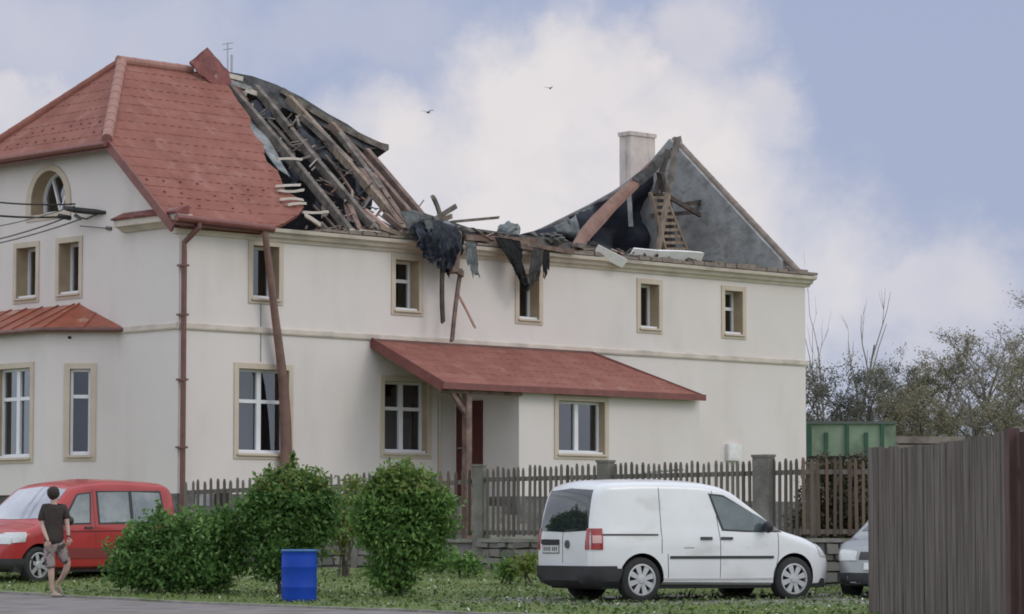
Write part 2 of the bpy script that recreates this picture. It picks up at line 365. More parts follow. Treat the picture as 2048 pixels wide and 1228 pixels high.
# ------------------------------------------------------------------ the damaged house
C0 = Vector((-6.41470481, 60.0, 0)); UA = math.atan2(0.68993594, 0.72387043)
Uv = Vector((math.cos(UA), math.sin(UA), 0)); Vv = Vector((-math.sin(UA), math.cos(UA), 0))
def hw_(u, v, z): return C0+Uv*u+Vv*v+Vector((0, 0, z))
def fp(px, py, v=0.0):        # where a line of sight meets the upright plane v of the house (house coordinates)
    d = ray(px, py); t = (Vv.dot(C0+Vv*v))/(d.dot(Vv)); q = d*t; return ((q-C0).dot(Uv), v, ZC+d.z*t)
def gp(px, py, u=0.0):
    d = ray(px, py); t = (Uv.dot(C0+Uv*u))/(d.dot(Uv)); q = d*t; return (u, (q-C0).dot(Vv), ZC+d.z*t)
def rp(px, py, z0=7.15, sl=.85, v0=0.0):
    d = ray(px, py); a = d.dot(Vv); b = C0.dot(Vv); t = (z0-ZC+sl*(-b-v0))/(d.z-sl*a); q = d*t
    return ((q-C0).dot(Uv), (q-C0).dot(Vv), ZC+d.z*t)
HL = 18.3; HWD = 8.7; HM = 4.35; ZP = 1.84; ZE = 7.02; SL = .85; ZR = 7.15+SL*HM
house = empty('damaged_house', C0, UA, 'large cream two-storey house with its red roof torn open by a storm', 'house')
ff = lambda a, b, d: (a, d, b)               # long front: a=u, b=z, d inward
gf = lambda a, b, d: (d, a, b)               # gable: a=v, b=z
up_w = [(1.70, 2.58, 5.59, 6.85), (5.44, 6.31, 5.55, 6.80), (8.95, 9.76, 5.54, 6.72), (12.66, 13.47, 5.52, 6.72), (15.41, 16.23, 5.52, 6.72)]
gr_w = [(1.36, 2.85, 2.53, 4.41), (5.15, 6.55, 2.62, 4.30)]
def inset(r, e=.11): return (r[0]+e, r[1]-e, r[2]+e, r[3]-e)
def hole(r): return rect(r[0], r[2], r[1], r[3])
TH = .42
fh = [hole(inset(r)) for r in up_w+gr_w]
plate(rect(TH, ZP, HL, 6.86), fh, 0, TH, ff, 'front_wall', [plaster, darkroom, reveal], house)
# left gable with clipped top; openings
gw = [(3.15, 4.06, 5.78, 7.03), (4.64, 5.55, 5.78, 7.03)]
def arch_pts(cv, z0, r, st, n=14): return [(cv-r, z0), (cv+r, z0)]+[(cv+r*math.cos(math.pi*i/n), z0+st+r*math.sin(math.pi*i/n)) for i in range(n+1)]
ah = arch_pts(4.34, 7.56, .60, .28)
gout = [(0.0, ZP), (HWD, ZP), (HWD, 7.02), (6.73, 8.72), (1.97, 8.72), (0.0, 7.02)]
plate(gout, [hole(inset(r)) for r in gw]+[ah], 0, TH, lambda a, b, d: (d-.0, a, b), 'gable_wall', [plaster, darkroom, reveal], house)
# right gable (grey inside) and back wall
plate([(TH, ZP), (HWD, ZP), (HWD, 7.0), (3.98, 10.66), (TH, 7.48)], [], HL-.002, HL-.38, lambda a, b, d: (d, a, b), 'gable_wall', [greyplaster, greyplaster, plaster], house, back_mi=1)
mb = MB(); mb.box((TH, HWD-.4, ZP), (HL-.4, HWD-.003, 6.9)); mb.build('back_wall', plaster, house)
mb = MB(); mb.box((TH+.01, TH+.01, 6.78), (HL-.41, HWD-.42, 6.84)); mb.build('attic_floor', woodd, house)
mb = MB(); mb.box((TH+.01, TH+.02, 4.7), (HL-.41, HWD-.42, 4.8)); mb.box((4.2, TH+.02, ZP), (4.3, HWD-.42, 4.69)); mb.box((10.2, TH+.02, ZP), (10.3, HWD-.42, 4.69)); mb.box((.5, 2.8, ZP), (HL-.42, 2.9, 6.7)); mb.build('inner_wall_blocker', darkroom, house)  # includes a dark wall added behind the windows as a light blocker
mb = MB(); mb.box((-.0, .0, -.3), (HL, HWD, ZP)); mb.box((.03, -.0, 1.2), (.04, -.0, 1.3))
o = mb.build('plinth', stone, house)
# cellar windows: flat panels on the plinth, one coloured dark for the shade inside
for (x0, x1) in ((390, 425), (430, 462)):
    a = fp(x0, 985, -.01); b = fp(x1, 1012, -.01)
    m_ = MB(); m_.box((a[0], -.012, b[2]), (b[0], .0-.003, a[2])); m_.build('cellar_window', darkroom if x0 > 400 else greyfoil, house)
# cornice (mouldings) and string course
def molding(prof, u0, u1, name, m, fn):
    vs = []; fs = []; k = len(prof)
    for u in (u0, u1): vs += [fn(u, d, z) for d, z in prof]
    for i in range(k): fs.append((i, (i+1) % k, k+(i+1) % k, k+i))
    fs += [tuple(range(k))[::-1], tuple(range(k, 2*k))]
    o = mesh_obj(name, vs, fs, m, house); return o
cp = [(0.1, 6.84), (-.04, 6.84), (-.06, 6.89), (-.14, 6.92), (-.16, 6.98), (-.26, 7.01), (-.28, 7.08), (0.1, 7.08)]
cornm = mat('cornice_plaster', (.53, .455, .39), .9, (.62, .545, .48), 2.0, .2, 40, stain=((.34, .31, .27), 1.5, .5, .75, (1, 1, 2)))
molding(cp, -.12, HL+.12, 'cornice', cornm, lambda u, d, z: (u, d, z))
molding([(0.08, 5.0), (-.035, 5.0), (-.05, 5.03), (-.05, 5.11), (-.03, 5.13), (0.08, 5.13)], -.03, HL+.03, 'string_course', cornm, lambda u, d, z: (u, d, z))
molding([(0.08, 5.0), (-.035, 5.0), (-.05, 5.03), (-.05, 5.11), (-.03, 5.13), (0.08, 5.13)], .004, 1.93, 'string_course', cornm, lambda u, d, z: (d, u, z))
# eaves return on the gable with its own strip of tiles
molding([(0.1, 6.98), (-.06, 6.98), (-.16, 7.05), (-.26, 7.08), (-.27, 7.20), (0.1, 7.20)], -.28, 1.76, 'cornice_return', cornm, lambda u, d, z: (d-.0, u, z))
molding([(0.0, 7.203), (-.31, 7.203), (-.32, 7.235), (0.0, 7.38)], -.3, 1.80, 'return_tiles', tile_dark, lambda u, d, z: (d, u, z))
# mossy wall head behind the cornice
mm = MB()
us = np.arange(3.4, HL, .35)
for i, u in enumerate(us): mm.box((u, -.26+random.uniform(-.03, .03), 7.10), (u+.33, .35, 7.14+random.uniform(0, .09)))
mm.build('wall_head', moss, house)

def window(r, fn, mats=None, double=False, transom=None, depth=.28, parent=house, curt=None, name='window', sillx=.06):
    a0, a1, b0, b1 = r
    plate(rect(a0, b0, a1, b1), [rect(a0+.11, b0+.11, a1-.11, b1-.11)], -.025, .01, fn, 'window_surround', [ochre, ochre, ochre], parent)
    a0 += .11; a1 -= .11; b0 += .11; b1 -= .11
    e = .055; m = MB(); D0, D1 = depth, depth+.07
    g = lambda x, y, z: fn(x, z, y)
    m.box((a0, D0, b0), (a0+e, D1, b1), g); m.box((a1-e, D0, b0), (a1, D1, b1), g)
    m.box((a0+e, D0, b0), (a1-e, D1, b0+e+.02), g); m.box((a0+e, D0, b1-e), (a1-e, D1, b1), g)
    if double:
        c = (a0+a1)/2; m.box((c-.055, D0-.012, b0+e+.02), (c+.055, D1-.003, b1-e), g)
    if transom:
        z = b0+(b1-b0)*transom
        m.box((a0+e, D0-.006, z-.035), (a1-e, D1-.006, z+.035), g) if not double else (m.box((a0+e, D0-.006, z-.035), ((a0+a1)/2-.055, D1-.006, z+.035), g), m.box(((a0+a1)/2+.055, D0-.006, z-.035), (a1-e, D1-.006, z+.035), g))
    f = m.build(name, pvc, parent)
    m = MB(); m.add([fn(a0+e, b0+e, depth+.04), fn(a1-e, b0+e, depth+.04), fn(a1-e, b1-e, depth+.04), fn(a0+e, b1-e, depth+.04)], [(0, 1, 2, 3)])
    m.build('pane', pane_m, f)
    m = MB(); m.box((a0+.01, .03, b0+.003), (a1-.01, depth-.003, b0+.045), g); m.build('sill', pvc, f)
    m = MB(); m.box((a0-.04, -.07, b0-.045), (a1+.04, -.027, b0-.01), g); m.build('sill', ochre, f)
    if curt:
        for (k0, k1, top) in curt:
            m = MB(); nn = 24; vs = []
            for i in range(nn+1):
                a = a0+(a1-a0)*(k0+(k1-k0)*i/nn); d = depth+.16+.025*math.sin(i*1.9)
                vs += [fn(a, b0+.04, d), fn(a, b0+(b1-b0)*top, d)]
            m.add(vs, [(2*i, 2*i+2, 2*i+3, 2*i+1) for i in range(nn)]); m.build('curtain', curtain, f)
    return f
for i, r in enumerate(up_w): window(r, ff, transom=.6 if i in (1, 4) else None, depth=.27, curt=[(0.0, .3, 1)] if i == 3 else None)
window(gr_w[0], ff, double=True, transom=.62, depth=.16, curt=[(0.0, .42, 1), (.55, 1, 1)])
window(gr_w[1], ff, double=True, transom=.62, depth=.16, curt=[(.6, .95, .5)])
for r in gw: window(r, gf, transom=None, depth=.27, curt=[(.35, .8, 1)])
# arched attic window
plate(arch_pts(4.34, 7.44, .78, .34), [ah], -.025, .01, gf, 'arch_surround', [ochre, ochre, ochre], house)
m = MB()
def barg(p, q, w=.05): m.beam(p, q, w, .05, up=(1, 0, 0))
c = (.3, 4.34, 7.62)
aw = [(.3, 4.34+.57*math.cos(math.pi*i/14), 7.84+.57*math.sin(math.pi*i/14)) for i in range(15)]
for p, q in zip(aw[:-1], aw[1:]): barg(p, q, .07)
barg((.3, 3.75, 7.60), (.3, 4.93, 7.60), .08)
barg((.3, 3.79, 7.60), (.3, 3.79, 7.88), .07); barg((.3, 4.89, 7.60), (.3, 4.89, 7.88), .07)
barg(c, (.3, 4.62, 8.30)); barg(c, (.3, 3.98, 8.24)); barg((.3, 3.8, 8.0), (.3, 4.0, 8.22), .04)
f = m.build('arched_window', pvc, house)
m = MB(); m.add([(.33, a, b) for a, b in arch_pts(4.34, 7.58, .57, .26)], [tuple(range(17))]); m.build('pane', pane_m, f)

# bay
bp = [(0, 1.95), (-1.0, 2.95), (-1.0, 7.0), (0, 8.0)]
def seg_fn(p, q):
    p = Vector(p); q = Vector(q); d = (q-p).normalized(); nn = Vector((-d.y, d.x))   # outward check
    if nn.x > 0: nn = -nn
    return lambda a, b, dd: (p.x+d.x*a-nn.x*dd, p.y+d.y*a-nn.y*dd, b)
segs = list(zip(bp[:-1], bp[1:]))
BZ = 5.08
wcant = (.42, 1.05, 2.50, 4.42)
fnc = seg_fn(*segs[0]); plate(rect(0, ZP, math.sqrt(2), BZ), [hole(inset(wcant, .10))], 0, .3, fnc, 'bay_wall', [plaster, darkroom, reveal], house)
fnm = seg_fn(*segs[1]); wm = [(.40, 1.78, 2.47, 4.47), (2.4, 3.7, 2.47, 4.47)]
plate(rect(0, ZP, 4.05, BZ), [hole(inset(r)) for r in wm], 0, .3, fnm, 'bay_wall', [plaster, darkroom, reveal], house)
fnr = seg_fn(*segs[2]); plate(rect(0, ZP, math.sqrt(2), BZ), [], 0, .3, fnr, 'bay_wall', [plaster, darkroom, reveal], house)
window(wcant, fnc, transom=.68, depth=.08); window(wm[0], fnm, double=True, transom=.66, depth=.12, curt=[(.1, .45, .4)]); window(wm[1], fnm, double=True, transom=.66, depth=.12)
mb = MB(); bpo = [(0, 1.8), (-1.06, 2.89), (-1.06, 7.06), (0, 8.15)]
mb.add([(x, y, z) for z in (-.3, ZP-.004) for x, y in [(0.1, 2.0), (-.95, 2.98), (-.95, 6.97), (0.1, 7.95)]], [(0, 1, 5, 4), (1, 2, 6, 5), (2, 3, 7, 6), (4, 5, 6, 7)]); mb.build('bay_plinth', stone, house)
mb = MB(); mb.box((-.06, 2.3, ZP), (-.004, 7.6, BZ)); mb.box((-.7, 2.6, 4.9), (-.06, 7.3, 4.95)); mb.build('inner_wall_blocker', darkroom, house)  # added dark lining, keeps the view through the bay windows black
# bay roof: sheet metal with standing seams
et = 5.12; bo = [(-.0, 1.78), (-1.13, 2.87), (-1.13, 7.08), (0, 8.17)]; tp = [(-.003, 3.25, 5.66), (-.003, 6.7, 5.66)]
mb = MB(); v_ = [(x, y, et) for x, y in bo]+[tp[0], tp[1]]+[(x, y, et-.07) for x, y in bo]
mb.add(v_, [(0, 1, 4), (1, 2, 5, 4), (2, 3, 5), (0, 6, 7, 1), (1, 7, 8, 2), (2, 8, 9, 3), (6, 9, 8, 7)])
for (p, q) in [((bo[1][0], bo[1][1], et), tp[0])]+[((-1.13, 2.87+k*.55, et), (-.003, max(3.25, 2.87+k*.55), 5.66)) for k in range(1, 7)]+[((-.55, 2.32, et+.0), (-.003, 2.7, 5.44))]: mb.beam(Vector(p)+Vector((0, 0, .012)), Vector(q)+Vector((0, 0, .012)), .03, .03)
mb.build('bay_roof', rust_red, house)
mb = MB(); mb.tube([(x-.06 if i in (1, 2) else x-.02, y-(.04 if i == 0 else 0), et-.05) for i, (x, y) in enumerate(bo)], .05, 8); mb.build('bay_gutter', pipe_m, house)

# ---- tiled roof sheets: rows of stepped tiles between a left and a right edge
def tiles(uL, uR, v0, v1, fn, name, parent, row=.30, m=tile, lift=None, thick=.05, nubs=None, st=.020):
    mbt = MB(); nr = max(1, int(round((v1-v0)/row))); rh = (v1-v0)/nr
    for r in range(nr):
        a, b = v0+r*rh, v0+(r+1)*rh
        la, ra, lb, rb = uL(a), uR(a), uL(b), uR(b)
        nc = max(2, int(max(ra-la, rb-lb)/.055)); prev = None; vs = []
        for i in range(nc+1):
            k = i/nc; ua = la+(ra-la)*k; ub = lb+(rb-lb)*k
            wv = .007*math.cos(ua*2*math.pi/.22); l0 = lift(ua, a) if lift else 0; l1 = lift(ub, b) if lift else 0
            jt = random.uniform(-.004, .004); vs += [fn(ua, a, .0+l0), fn(ua, a, st+wv*st/.02+l0+jt), fn(ub, b+.015, .005+wv*.7+l1)]
        mbt.add(vs, [(3*i+j, 3*i+3+j, 3*i+4+j, 3*i+1+j) for i in range(nc) for j in (0, 1)])
        if r == 0 or True:
            mbt.add([fn(la+(ra-la)*k, a, -thick+(lift(la+(ra-la)*k, a) if lift else 0)) for k in (0, 1)]+[fn(lb+(rb-lb)*k, b, -thick+(lift(lb+(rb-lb)*k, b) if lift else 0)) for k in (0, 1)], [(0, 1, 3, 2)])
    if nubs:
        for (u, v) in nubs:
            if random.random() < .8: v += random.uniform(-.02, .02); mbt.box((u-.018, v-.012, .01), (u+.018, v+.012, .045), fn)
    return mbt.build(name, m, parent)
nf = math.sqrt(1+SL*SL)
def ffn(u, v, h): return (u, v-SL/nf*h, 7.15+SL*v+h/nf)          # front slope
def bfn(u, v, h): return (u, v+SL/nf*h, 7.15+SL*(HWD-v)+h/nf)    # back slope
tl = [(-.30, 2.0), (1.93, -.06), (2.6, .02), (3.07, .20), (3.45, .42), (3.66, .67), (3.50, .95), (3.60, 1.33), (3.66, 1.8), (3.86, 2.31), (4.02, 2.8), (4.30, 3.42), (4.25, 3.8), (4.45, 4.34)]
def rEdge(v):
    base = interp(v, [-.25, .0, .22, .45, .67, .95, 1.33, 1.8, 2.31, 2.8, 3.42, 3.8, 4.35], [1.75, 2.45, 3.15, 3.42, 3.70, 3.52, 3.62, 3.68, 3.88, 4.02, 4.33, 4.28, 4.5])
    return base+.05*math.sin(v*17)+.03*math.sin(v*41)
def lEdge(v): return -.32 if v < 1.95 else -.32+(v-1.95)/(4.35-1.95)*2.12
def eave_lift(u, v): return max(0, 1-(v+.25)/1.0)*max(0, (u-1.8))*.09
nubs = [(-.1+.42*i+.21*(j % 2), .35+j*.3) for j in range(3) for i in range(9) if -.1+.42*i+.21*(j % 2) < 3.3]
main = tiles(lEdge, rEdge, -.22, HM, ffn, 'red_roof', house, row=.255, st=.013, lift=eave_lift, nubs=nubs)
# back slope over the whole intact half
tiles(lambda v: -.32 if HWD-v < 1.95 else -.32+(HWD-v-1.95)/2.4*2.12, lambda v: 4.6, HM, HWD+.2, lambda u, v, h: bfn(u, HWD+.2+HM-v, h), 'red_roof', house) if False else None
tiles(lambda v: (-.32 if v < 1.95 else -.32+(v-1.95)/2.4*2.12), lambda v: 4.4, -.22, HM, lambda u, v, h: (u, HWD-v+SL/nf*h, 7.15+SL*v+h/nf), 'red_roof', house)
# clipped gable end slope
JS = (ZR-8.77)/2.12
def jfn(a, s, h): return (-.32+s-.5*h, a, 8.79+JS*s+h*.8)
tiles(lambda s: 1.95+2.4*s/2.12-.03, lambda s: HWD-1.95-2.4*s/2.12+.03, -.06, 2.11, jfn, 'red_roof', house, row=.255, st=.013, nubs=[(2.4+.33*i+.16*(j % 2), .25+j*.28) for j in range(2) for i in range(12)])
mb = MB(); mb.box((-.36, 1.9, 8.62), (-.28, HWD-1.9, 8.76)); mb.tube([(-.42, 1.85, 8.72), (-.42, HWD-1.85, 8.72)], .06, 8); mb.build('gable_gutter', fascia, house)
for sgn, f0 in ((1, lambda v: v), (-1, lambda v: HWD-v)):
    mb = MB()
    mb.beam((-.34, f0(-.24), 7.15-SL*.24-.04), (-.34, f0(1.95), 7.15+SL*1.95-.04), .05, .17)
    if sgn > 0: mb.beam((-.16, 0, 7.0), (-.16, 2.0, 8.7), .30, .03)
    mb.build('verge_board', fascia, house)
def caps(p, q, name, m, n=None, r=.11):
    p = Vector(p); q = Vector(q); ln = (q-p).length; n = n or int(ln/.33); mbc = MB()
    for i in range(n):
        a = p.lerp(q, i/n); b = p.lerp(q, (i+1.06)/n); mbc.tube([a, b], [r*1.04, r*.97], 12)
    return mbc.build(name, m, house)
caps((-.33, 1.93, 8.83), (1.8, HM, ZR+.02), 'hip_ridge', tile_pale, r=.11); caps((-.33, HWD-1.93, 8.83), (1.8, HM, ZR+.02), 'hip_ridge', tile, r=.10)
caps((1.7, HM, ZR+.04), (3.6, HM, ZR+.03), 'ridge_tiles', tile_pale, r=.10)
# gutter and downpipes
mb = MB(); mb.tube([(-.36, -.38, 7.10), (1.75, -.40, 7.05), (2.0, -.41, 7.03)], .07, 10); mb.beam((-.36, -.31, 7.06), (1.8, -.31, 7.04), .03, .17); mb.build('gutter', fascia, house)
mb = MB(); mb.tube([(.18, -.38, 7.08), (.18, -.38, 6.95), (.02, -.13, 6.66), (.02, -.13, 6.4), (.02, -.13, 4), (.02, -.13, 1.45)], .055, 10)
for z in (6.2, 5.25, 4.0, 2.7): mb.box((-.06, -.19, z), (.10, -.0, z+.04))
mb.build('downpipe', pipe_m, house)
# light downpipe / cable by the porch door
mb = MB(); a = fp(880, 800, -.05); mb.tube([(a[0], -.05, 3.9), (a[0], -.05, 1.9)], .025, 6); mb.build('cable_duct', ochre, house)
mb = MB(); a = fp(522, 612, -.01); mb.tube([(a[0], -.012, 5.6), (a[0], -.012, 4.45)], .010, 5); mb.build('cable_duct', greyfoil, house)

# ---- exposed rafters, battens, underlay
raf = [(4.47, .12, 4.25, woodg), (5.25, .05, 4.2, woodg), (6.00, .05, 4.0, wood), (6.62, .0, 3.3, woodr), (7.0, -.05, 2.6, woodr)]
for i, (u, v0, v1, mm_) in enumerate(raf):
    mb = MB(); s = random.uniform(-.06, .06)
    mb.beam((u+s, v0, 7.10+SL*v0-.02), (u, v1, 7.10+SL*v1-.02), .12, .16, seg=4, bend=random.uniform(-.05, .05), jag=.03); mb.build('rafter', mm_, house)
def raft(px, D0, px2, D1, w, t, m_, name='rafter'):
    mb = MB(); mb.beam(px, px2, w, t, seg=3, bend=random.uniform(-.03, .03), jag=.03); return mb.build(name, m_, house)
# slipped short rafters seen between the whole ones
raft(rp(605, 235), 0, rp(700, 325), 0, .13, .12, woodg); raft(rp(680, 270), 0, rp(760, 380), 0, .12, .12, woodg)
raft(rp(720, 340), 0, rp(800, 450), 0, .14, .12, woodr); raft(rp(745, 350), 0, rp(826, 470), 0, .12, .12, woodr); raft(rp(770, 430), 0, rp(826, 478), 0, .16, .10, woodr)
raft(rp(730, 420), 0, rp(800, 476), 0, .18, .06, salmon)
for (x0, y0, x1, y1) in ((556, 318, 603, 319), (553, 372, 600, 370), (556, 381, 606, 380), (560, 399, 606, 400), (606, 424, 655, 423), (574, 410, 610, 407)):
    raft(rp(x0, y0, 7.27), 0, rp(x1, y1, 7.27), 0, .05, .05, woodp, 'batten')
def wrink(seed, fr=1.0):
    r = random.Random(seed); P = [(r.uniform(2, 6)*(fr if k % 2 else 1)*r.choice((-1, 1)), r.uniform(2, 6)*(fr if k % 2 else 1), r.uniform(0, 6.3), r.uniform(.02, .06)/(fr**.5 if k % 2 else 1)) for k in range(8)]
    return lambda a, b: sum(h*math.sin(a*x+b*y+p) for x, y, p, h in P)
def poly_sheet(pts, fn, name, m, parent, step=.12, seed=1, amp=1.0, thick=.03, fr=1.0):
    """sheet inside a ragged 2-D outline, wrinkled, with real thickness"""
    xs_ = [p[0] for p in pts]; ys_ = [p[1] for p in pts]; bm = bmesh.new()
    vs = [bm.verts.new((x, y, 0)) for x, y in pts]; bm.faces.new(vs)
    for ax, lo_, hi_ in ((0, min(xs_), max(xs_)), (1, min(ys_), max(ys_))):
        c = lo_+step
        while c < hi_:
            co = [0, 0, 0]; no = [0, 0, 0]; co[ax] = c; no[ax] = 1
            bmesh.ops.bisect_plane(bm, geom=bm.verts[:]+bm.edges[:]+bm.faces[:], plane_co=co, plane_no=no); c += step
    bmesh.ops.triangulate(bm, faces=bm.faces); wr = wrink(seed, fr)
    for v in bm.verts: v.co = Vector(fn(v.co.x, v.co.y, wr(v.co.x, v.co.y)*amp))
    r = bmesh.ops.solidify(bm, geom=bm.faces[:], thickness=thick)
    bmesh.ops.recalc_face_normals(bm, faces=bm.faces)
    me = bpy.data.meshes.new(name); bm.to_mesh(me); bm.free()
    me.materials.append(m); o = bpy.data.objects.new(name, me); COL.objects.link(o)
    if parent is not None: o.parent = parent
    for p in me.polygons: p.use_smooth = True
    return o
def rag(pts, n=3, a=.05, seed=0):           # roughen an outline
    r = random.Random(seed); o = []
    for i, p in enumerate(pts):
        q = pts[(i+1) % len(pts)]
        for k in range(n): t = k/n; o.append((p[0]+(q[0]-p[0])*t+(r.uniform(-a, a) if k else 0), p[1]+(q[1]-p[1])*t+(r.uniform(-a, a) if k else 0)))
    return o
def bp_(px, py):              # sight line on the back slope -> (u, v)
    d = ray(px, py); a = d.dot(Vv); b = C0.dot(Vv); t = (7.15+SL*(HWD+b)-ZC)/(d.z+SL*a); q = d*t; return ((q-C0).dot(Uv), (q-C0).dot(Vv))
bs = [bp_(*p) for p in ((452, 160), (500, 168), (560, 185), (640, 235), (700, 275), (722, 330), (748, 375), (742, 415), (722, 418), (712, 388), (700, 392), (715, 425), (760, 440), (800, 455), (835, 490), (760, 500), (600, 480), (520, 430))]
poly_sheet(rag(bs, 3, .04, 3), lambda a, b, h: bfn(a, b, h-.05), 'underlay', felt, house, .25, 5, .8)
# sagging ridge layer of boards and felt still clinging on the back slope
sag = [fp(*p, 4.5) for p in ((456, 146), (500, 152), (548, 168), (600, 198), (650, 228), (690, 250), (722, 270), (748, 285), (773, 292))]
sgl = [fp(*p, 4.5) for p in ((470, 176), (505, 190), (548, 212), (600, 240), (650, 264), (690, 284), (716, 300), (742, 300), (766, 303))]
mb = MB(); vs = []
for i, (p, q) in enumerate(zip(sag, sgl)):
    dz = random.uniform(-.03, .03)
    vs += [(p[0], 4.42, p[2]+dz), (p[0]+.1, 4.9, p[2]-.15+dz), (q[0]+.05, 4.75, q[2]-.12), (q[0], 4.3, q[2]+dz)]
k = len(sag); mb.add(vs, [(4*i+j, 4*i+(j+1) % 4, 4*i+4+(j+1) % 4, 4*i+4+j) for i in range(k-1) for j in range(4)]+[(0, 3, 2, 1), (4*k-4, 4*k-3, 4*k-2, 4*k-1)])
mb.build('sagging_ridge', mat('dark_roof_boards', (.022, .023, .028), .8, (.085, .085, .09), 4, .8, 12), house)
mb = MB(); mb.beam(fp(560, 180, 4.35), fp(770, 297, 4.35), .13, .14, seg=5, bend=-.08, jag=.05); mb.build('ridge_beam', woodg, house)
mb = MB(); mb.beam(fp(478, 168, 4.2), fp(560, 215, 4.2), .12, .10, seg=2); mb.build('ridge_beam', woodp if False else woodg, house)
o = poly_sheet(rag([(x[0], x[1]) for x in (rp(478, 208), rp(500, 210), rp(548, 285), rp(585, 345), rp(560, 330), rp(520, 280))], 3, .03, 9), lambda a, b, h: ffn(a, b, h*.5-.12), 'underlay', greyfoil, house, .2, 8, .8)
# pale bits of wood along the tear near the ridge
for i, (x0, y0, x1, y1) in enumerate(((458, 152, 485, 158), (468, 178, 490, 190), (490, 180, 520, 190), (462, 165, 500, 178))):
    mb = MB(); mb.beam(fp(x0, y0, 4.1), fp(x1, y1, 4.1), .07, .10, jag=.03); mb.build('batten', woodp if i % 2 == 0 else greyplaster, house)
# flap of tiled roofing bent up over the ridge
fl = [fp(*p, 4.15) for p in ((379, 128), (398, 113), (420, 98), (440, 125), (462, 158), (488, 205), (470, 212), (440, 185), (410, 165), (392, 150))]
poly_sheet(rag([(p[0], p[2]) for p in fl], 3, .02, 4), lambda a, b, h: (a, 4.05+(b-10.6)*.25+h*.6, b), 'torn_roof_flap', tile_dark, house, .15, 3, .5, .05)

# ---- porch and annex
pe = -2.15; pz0 = 4.03; pz1 = 5.0; psl = (pz1-pz0)/2.15
def pfn(u, s, h): return (u, pe+s-.3*h, pz0+psl*s+h*.95)
tiles(lambda s: 4.93, lambda s: 12.5-1.3*s/2.15, 0, 2.12, pfn, 'porch_roof', house, row=.31, st=.009)
mb = MB(); mb.beam((4.90, pe-.02, pz0-.04), (4.90, -.0, pz1-.04), .05, .2); mb.beam((4.88, pe-.03, pz0-.03), (12.52, pe-.03, pz0-.03), .05, .13)
mb.beam((12.52, pe, pz0-.0), (11.22, -.0, pz1+.02), .07, .06); mb.build('porch_fascia', fascia, house)
mb = MB(); mb.box((4.92, -.05, pz1-.04), (11.25, -.003, pz1+.035)); mb.build('porch_flashing', pipe_m, house)
mb = MB(); mb.box((4.95, pe+.1, pz0-.16), (7.2, pe+.24, pz0-.05)); mb.build('porch_beam', woodr, house)
pf = fp(934, 930, -2.0)
mb = MB(); mb.box((pf[0]-.07, -2.07, .4), (pf[0]+.07, -1.93, pz0-.16)); mb.beam((pf[0]-.02, -2.0, 3.45), (pf[0]-.42, -2.0, 3.88), .08, .09); mb.beam((pf[0], -1.96, 3.5), (pf[0], -1.62, 3.92), .07, .07); mb.build('porch_post', woodr, house)
AU = 7.2; AV = -1.95; aw_ = (8.20, 9.78, 2.62, 3.93)
plate(rect(AU, ZP, 12.58, 4.0), [hole(inset(aw_, .10))], 0, .36, lambda a, b, d: (a, AV+d, b), 'annex_wall', [plaster, darkroom, reveal], house)
window(aw_, lambda a, b, d: (a, AV+d, b), double=True, depth=.16, curt=[(.0, .36, 1)])
dr = (AV+1.07, -.1, ZP+.02, 3.82)
plate([(AV+.36, ZP), (-.003, ZP), (-.003, 4.88), (AV+.36, 4.15)], [], 0, .3, lambda a, b, d: (AU+d, a, b), 'annex_wall', [plaster, darkroom, reveal], house)
mb = MB(); mb.box((AU+.001, AV+.36, 4.0), (AU+.3, AV+.363, 4.1)); mb.box((12.28, AV+.36, ZP), (12.58, -.003, 4.0)); mb.build('annex_wall', plaster, house)
mb = MB(); mb.box((AU-.0, AV+.0, .3), (12.58, -.003, ZP-.003)); mb.build('annex_plinth', stone, house)
mb = MB(); mb.box((AU-.035, dr[0], dr[2]), (AU-.003, dr[1], dr[3])); dd = mb.build('door', door_m, house)
mb = MB(); mb.tube([(AU-.08, dr[1]-.1, 2.85), (AU-.08, dr[1]-.22, 2.85)], .012, 6); mb.box((AU-.08, dr[1]-.11, 2.84), (AU-.036, dr[1]-.09, 2.86)); mb.build('handle', mast_m, dd)
for k in range(4):
    mb = MB(); mb.box((5.9, -1.6-.3*k+.003*k, .3), (AU-.003, -1.3-.3*k, ZP-.02-.18*k-.18)); mb.build('step', concrete, house)
mb = MB(); a = (15.48, 16.02, 2.75, 3.12); mb.box((a[0]+.05, -.10, a[2]), (a[1]-.05, -.003, a[3])); mb.box((a[0]+.09, -.107, a[2]+.04), (a[1]-.09, -.10, a[3]-.04)); mb.build('meter_box', whitem, house)

# ---- right ruin: chimney, remnant of back slope, posts and beams
c0 = fp(1248, 265, 5.0); c1 = fp(1312, 265, 5.0)
cq = fp(1249, 265, 7.2); cr_ = fp(1311, 265, 7.2); cu = cq[0]; cw = (cr_[0]-cq[0])*.80; c0 = (0, 0, fp(1280, 266, 7.2)[2])
mb = MB(); mb.box((cu+.02, 7.0, 6.9), (cu+cw, 7.4, c0[2]-.05)); mb.box((cu-.01, 6.97, c0[2]-.12), (cu+cw+.03, 7.43, c0[2]-.02)); mb.build('chimney', chim, house)
BV = 4.75
br = [fp(*p, BV) for p in ((1354, 280), (1330, 305), (1300, 334), (1272, 356), (1240, 380), (1190, 408), (1140, 435), (1095, 455), (1058, 468), (1060, 500), (1140, 512), (1200, 520), (1280, 525), (1366, 525), (1362, 440), (1350, 385), (1322, 372), (1306, 378), (1303, 350), (1325, 330), (1345, 318))]
poly_sheet(rag([(p[0], p[2]) for p in br], 2, .03, 13), lambda a, b, h: (a, BV+(9-b)*.12+h, b), 'underlay', bluefelt, house, .22, 15, 1.6)
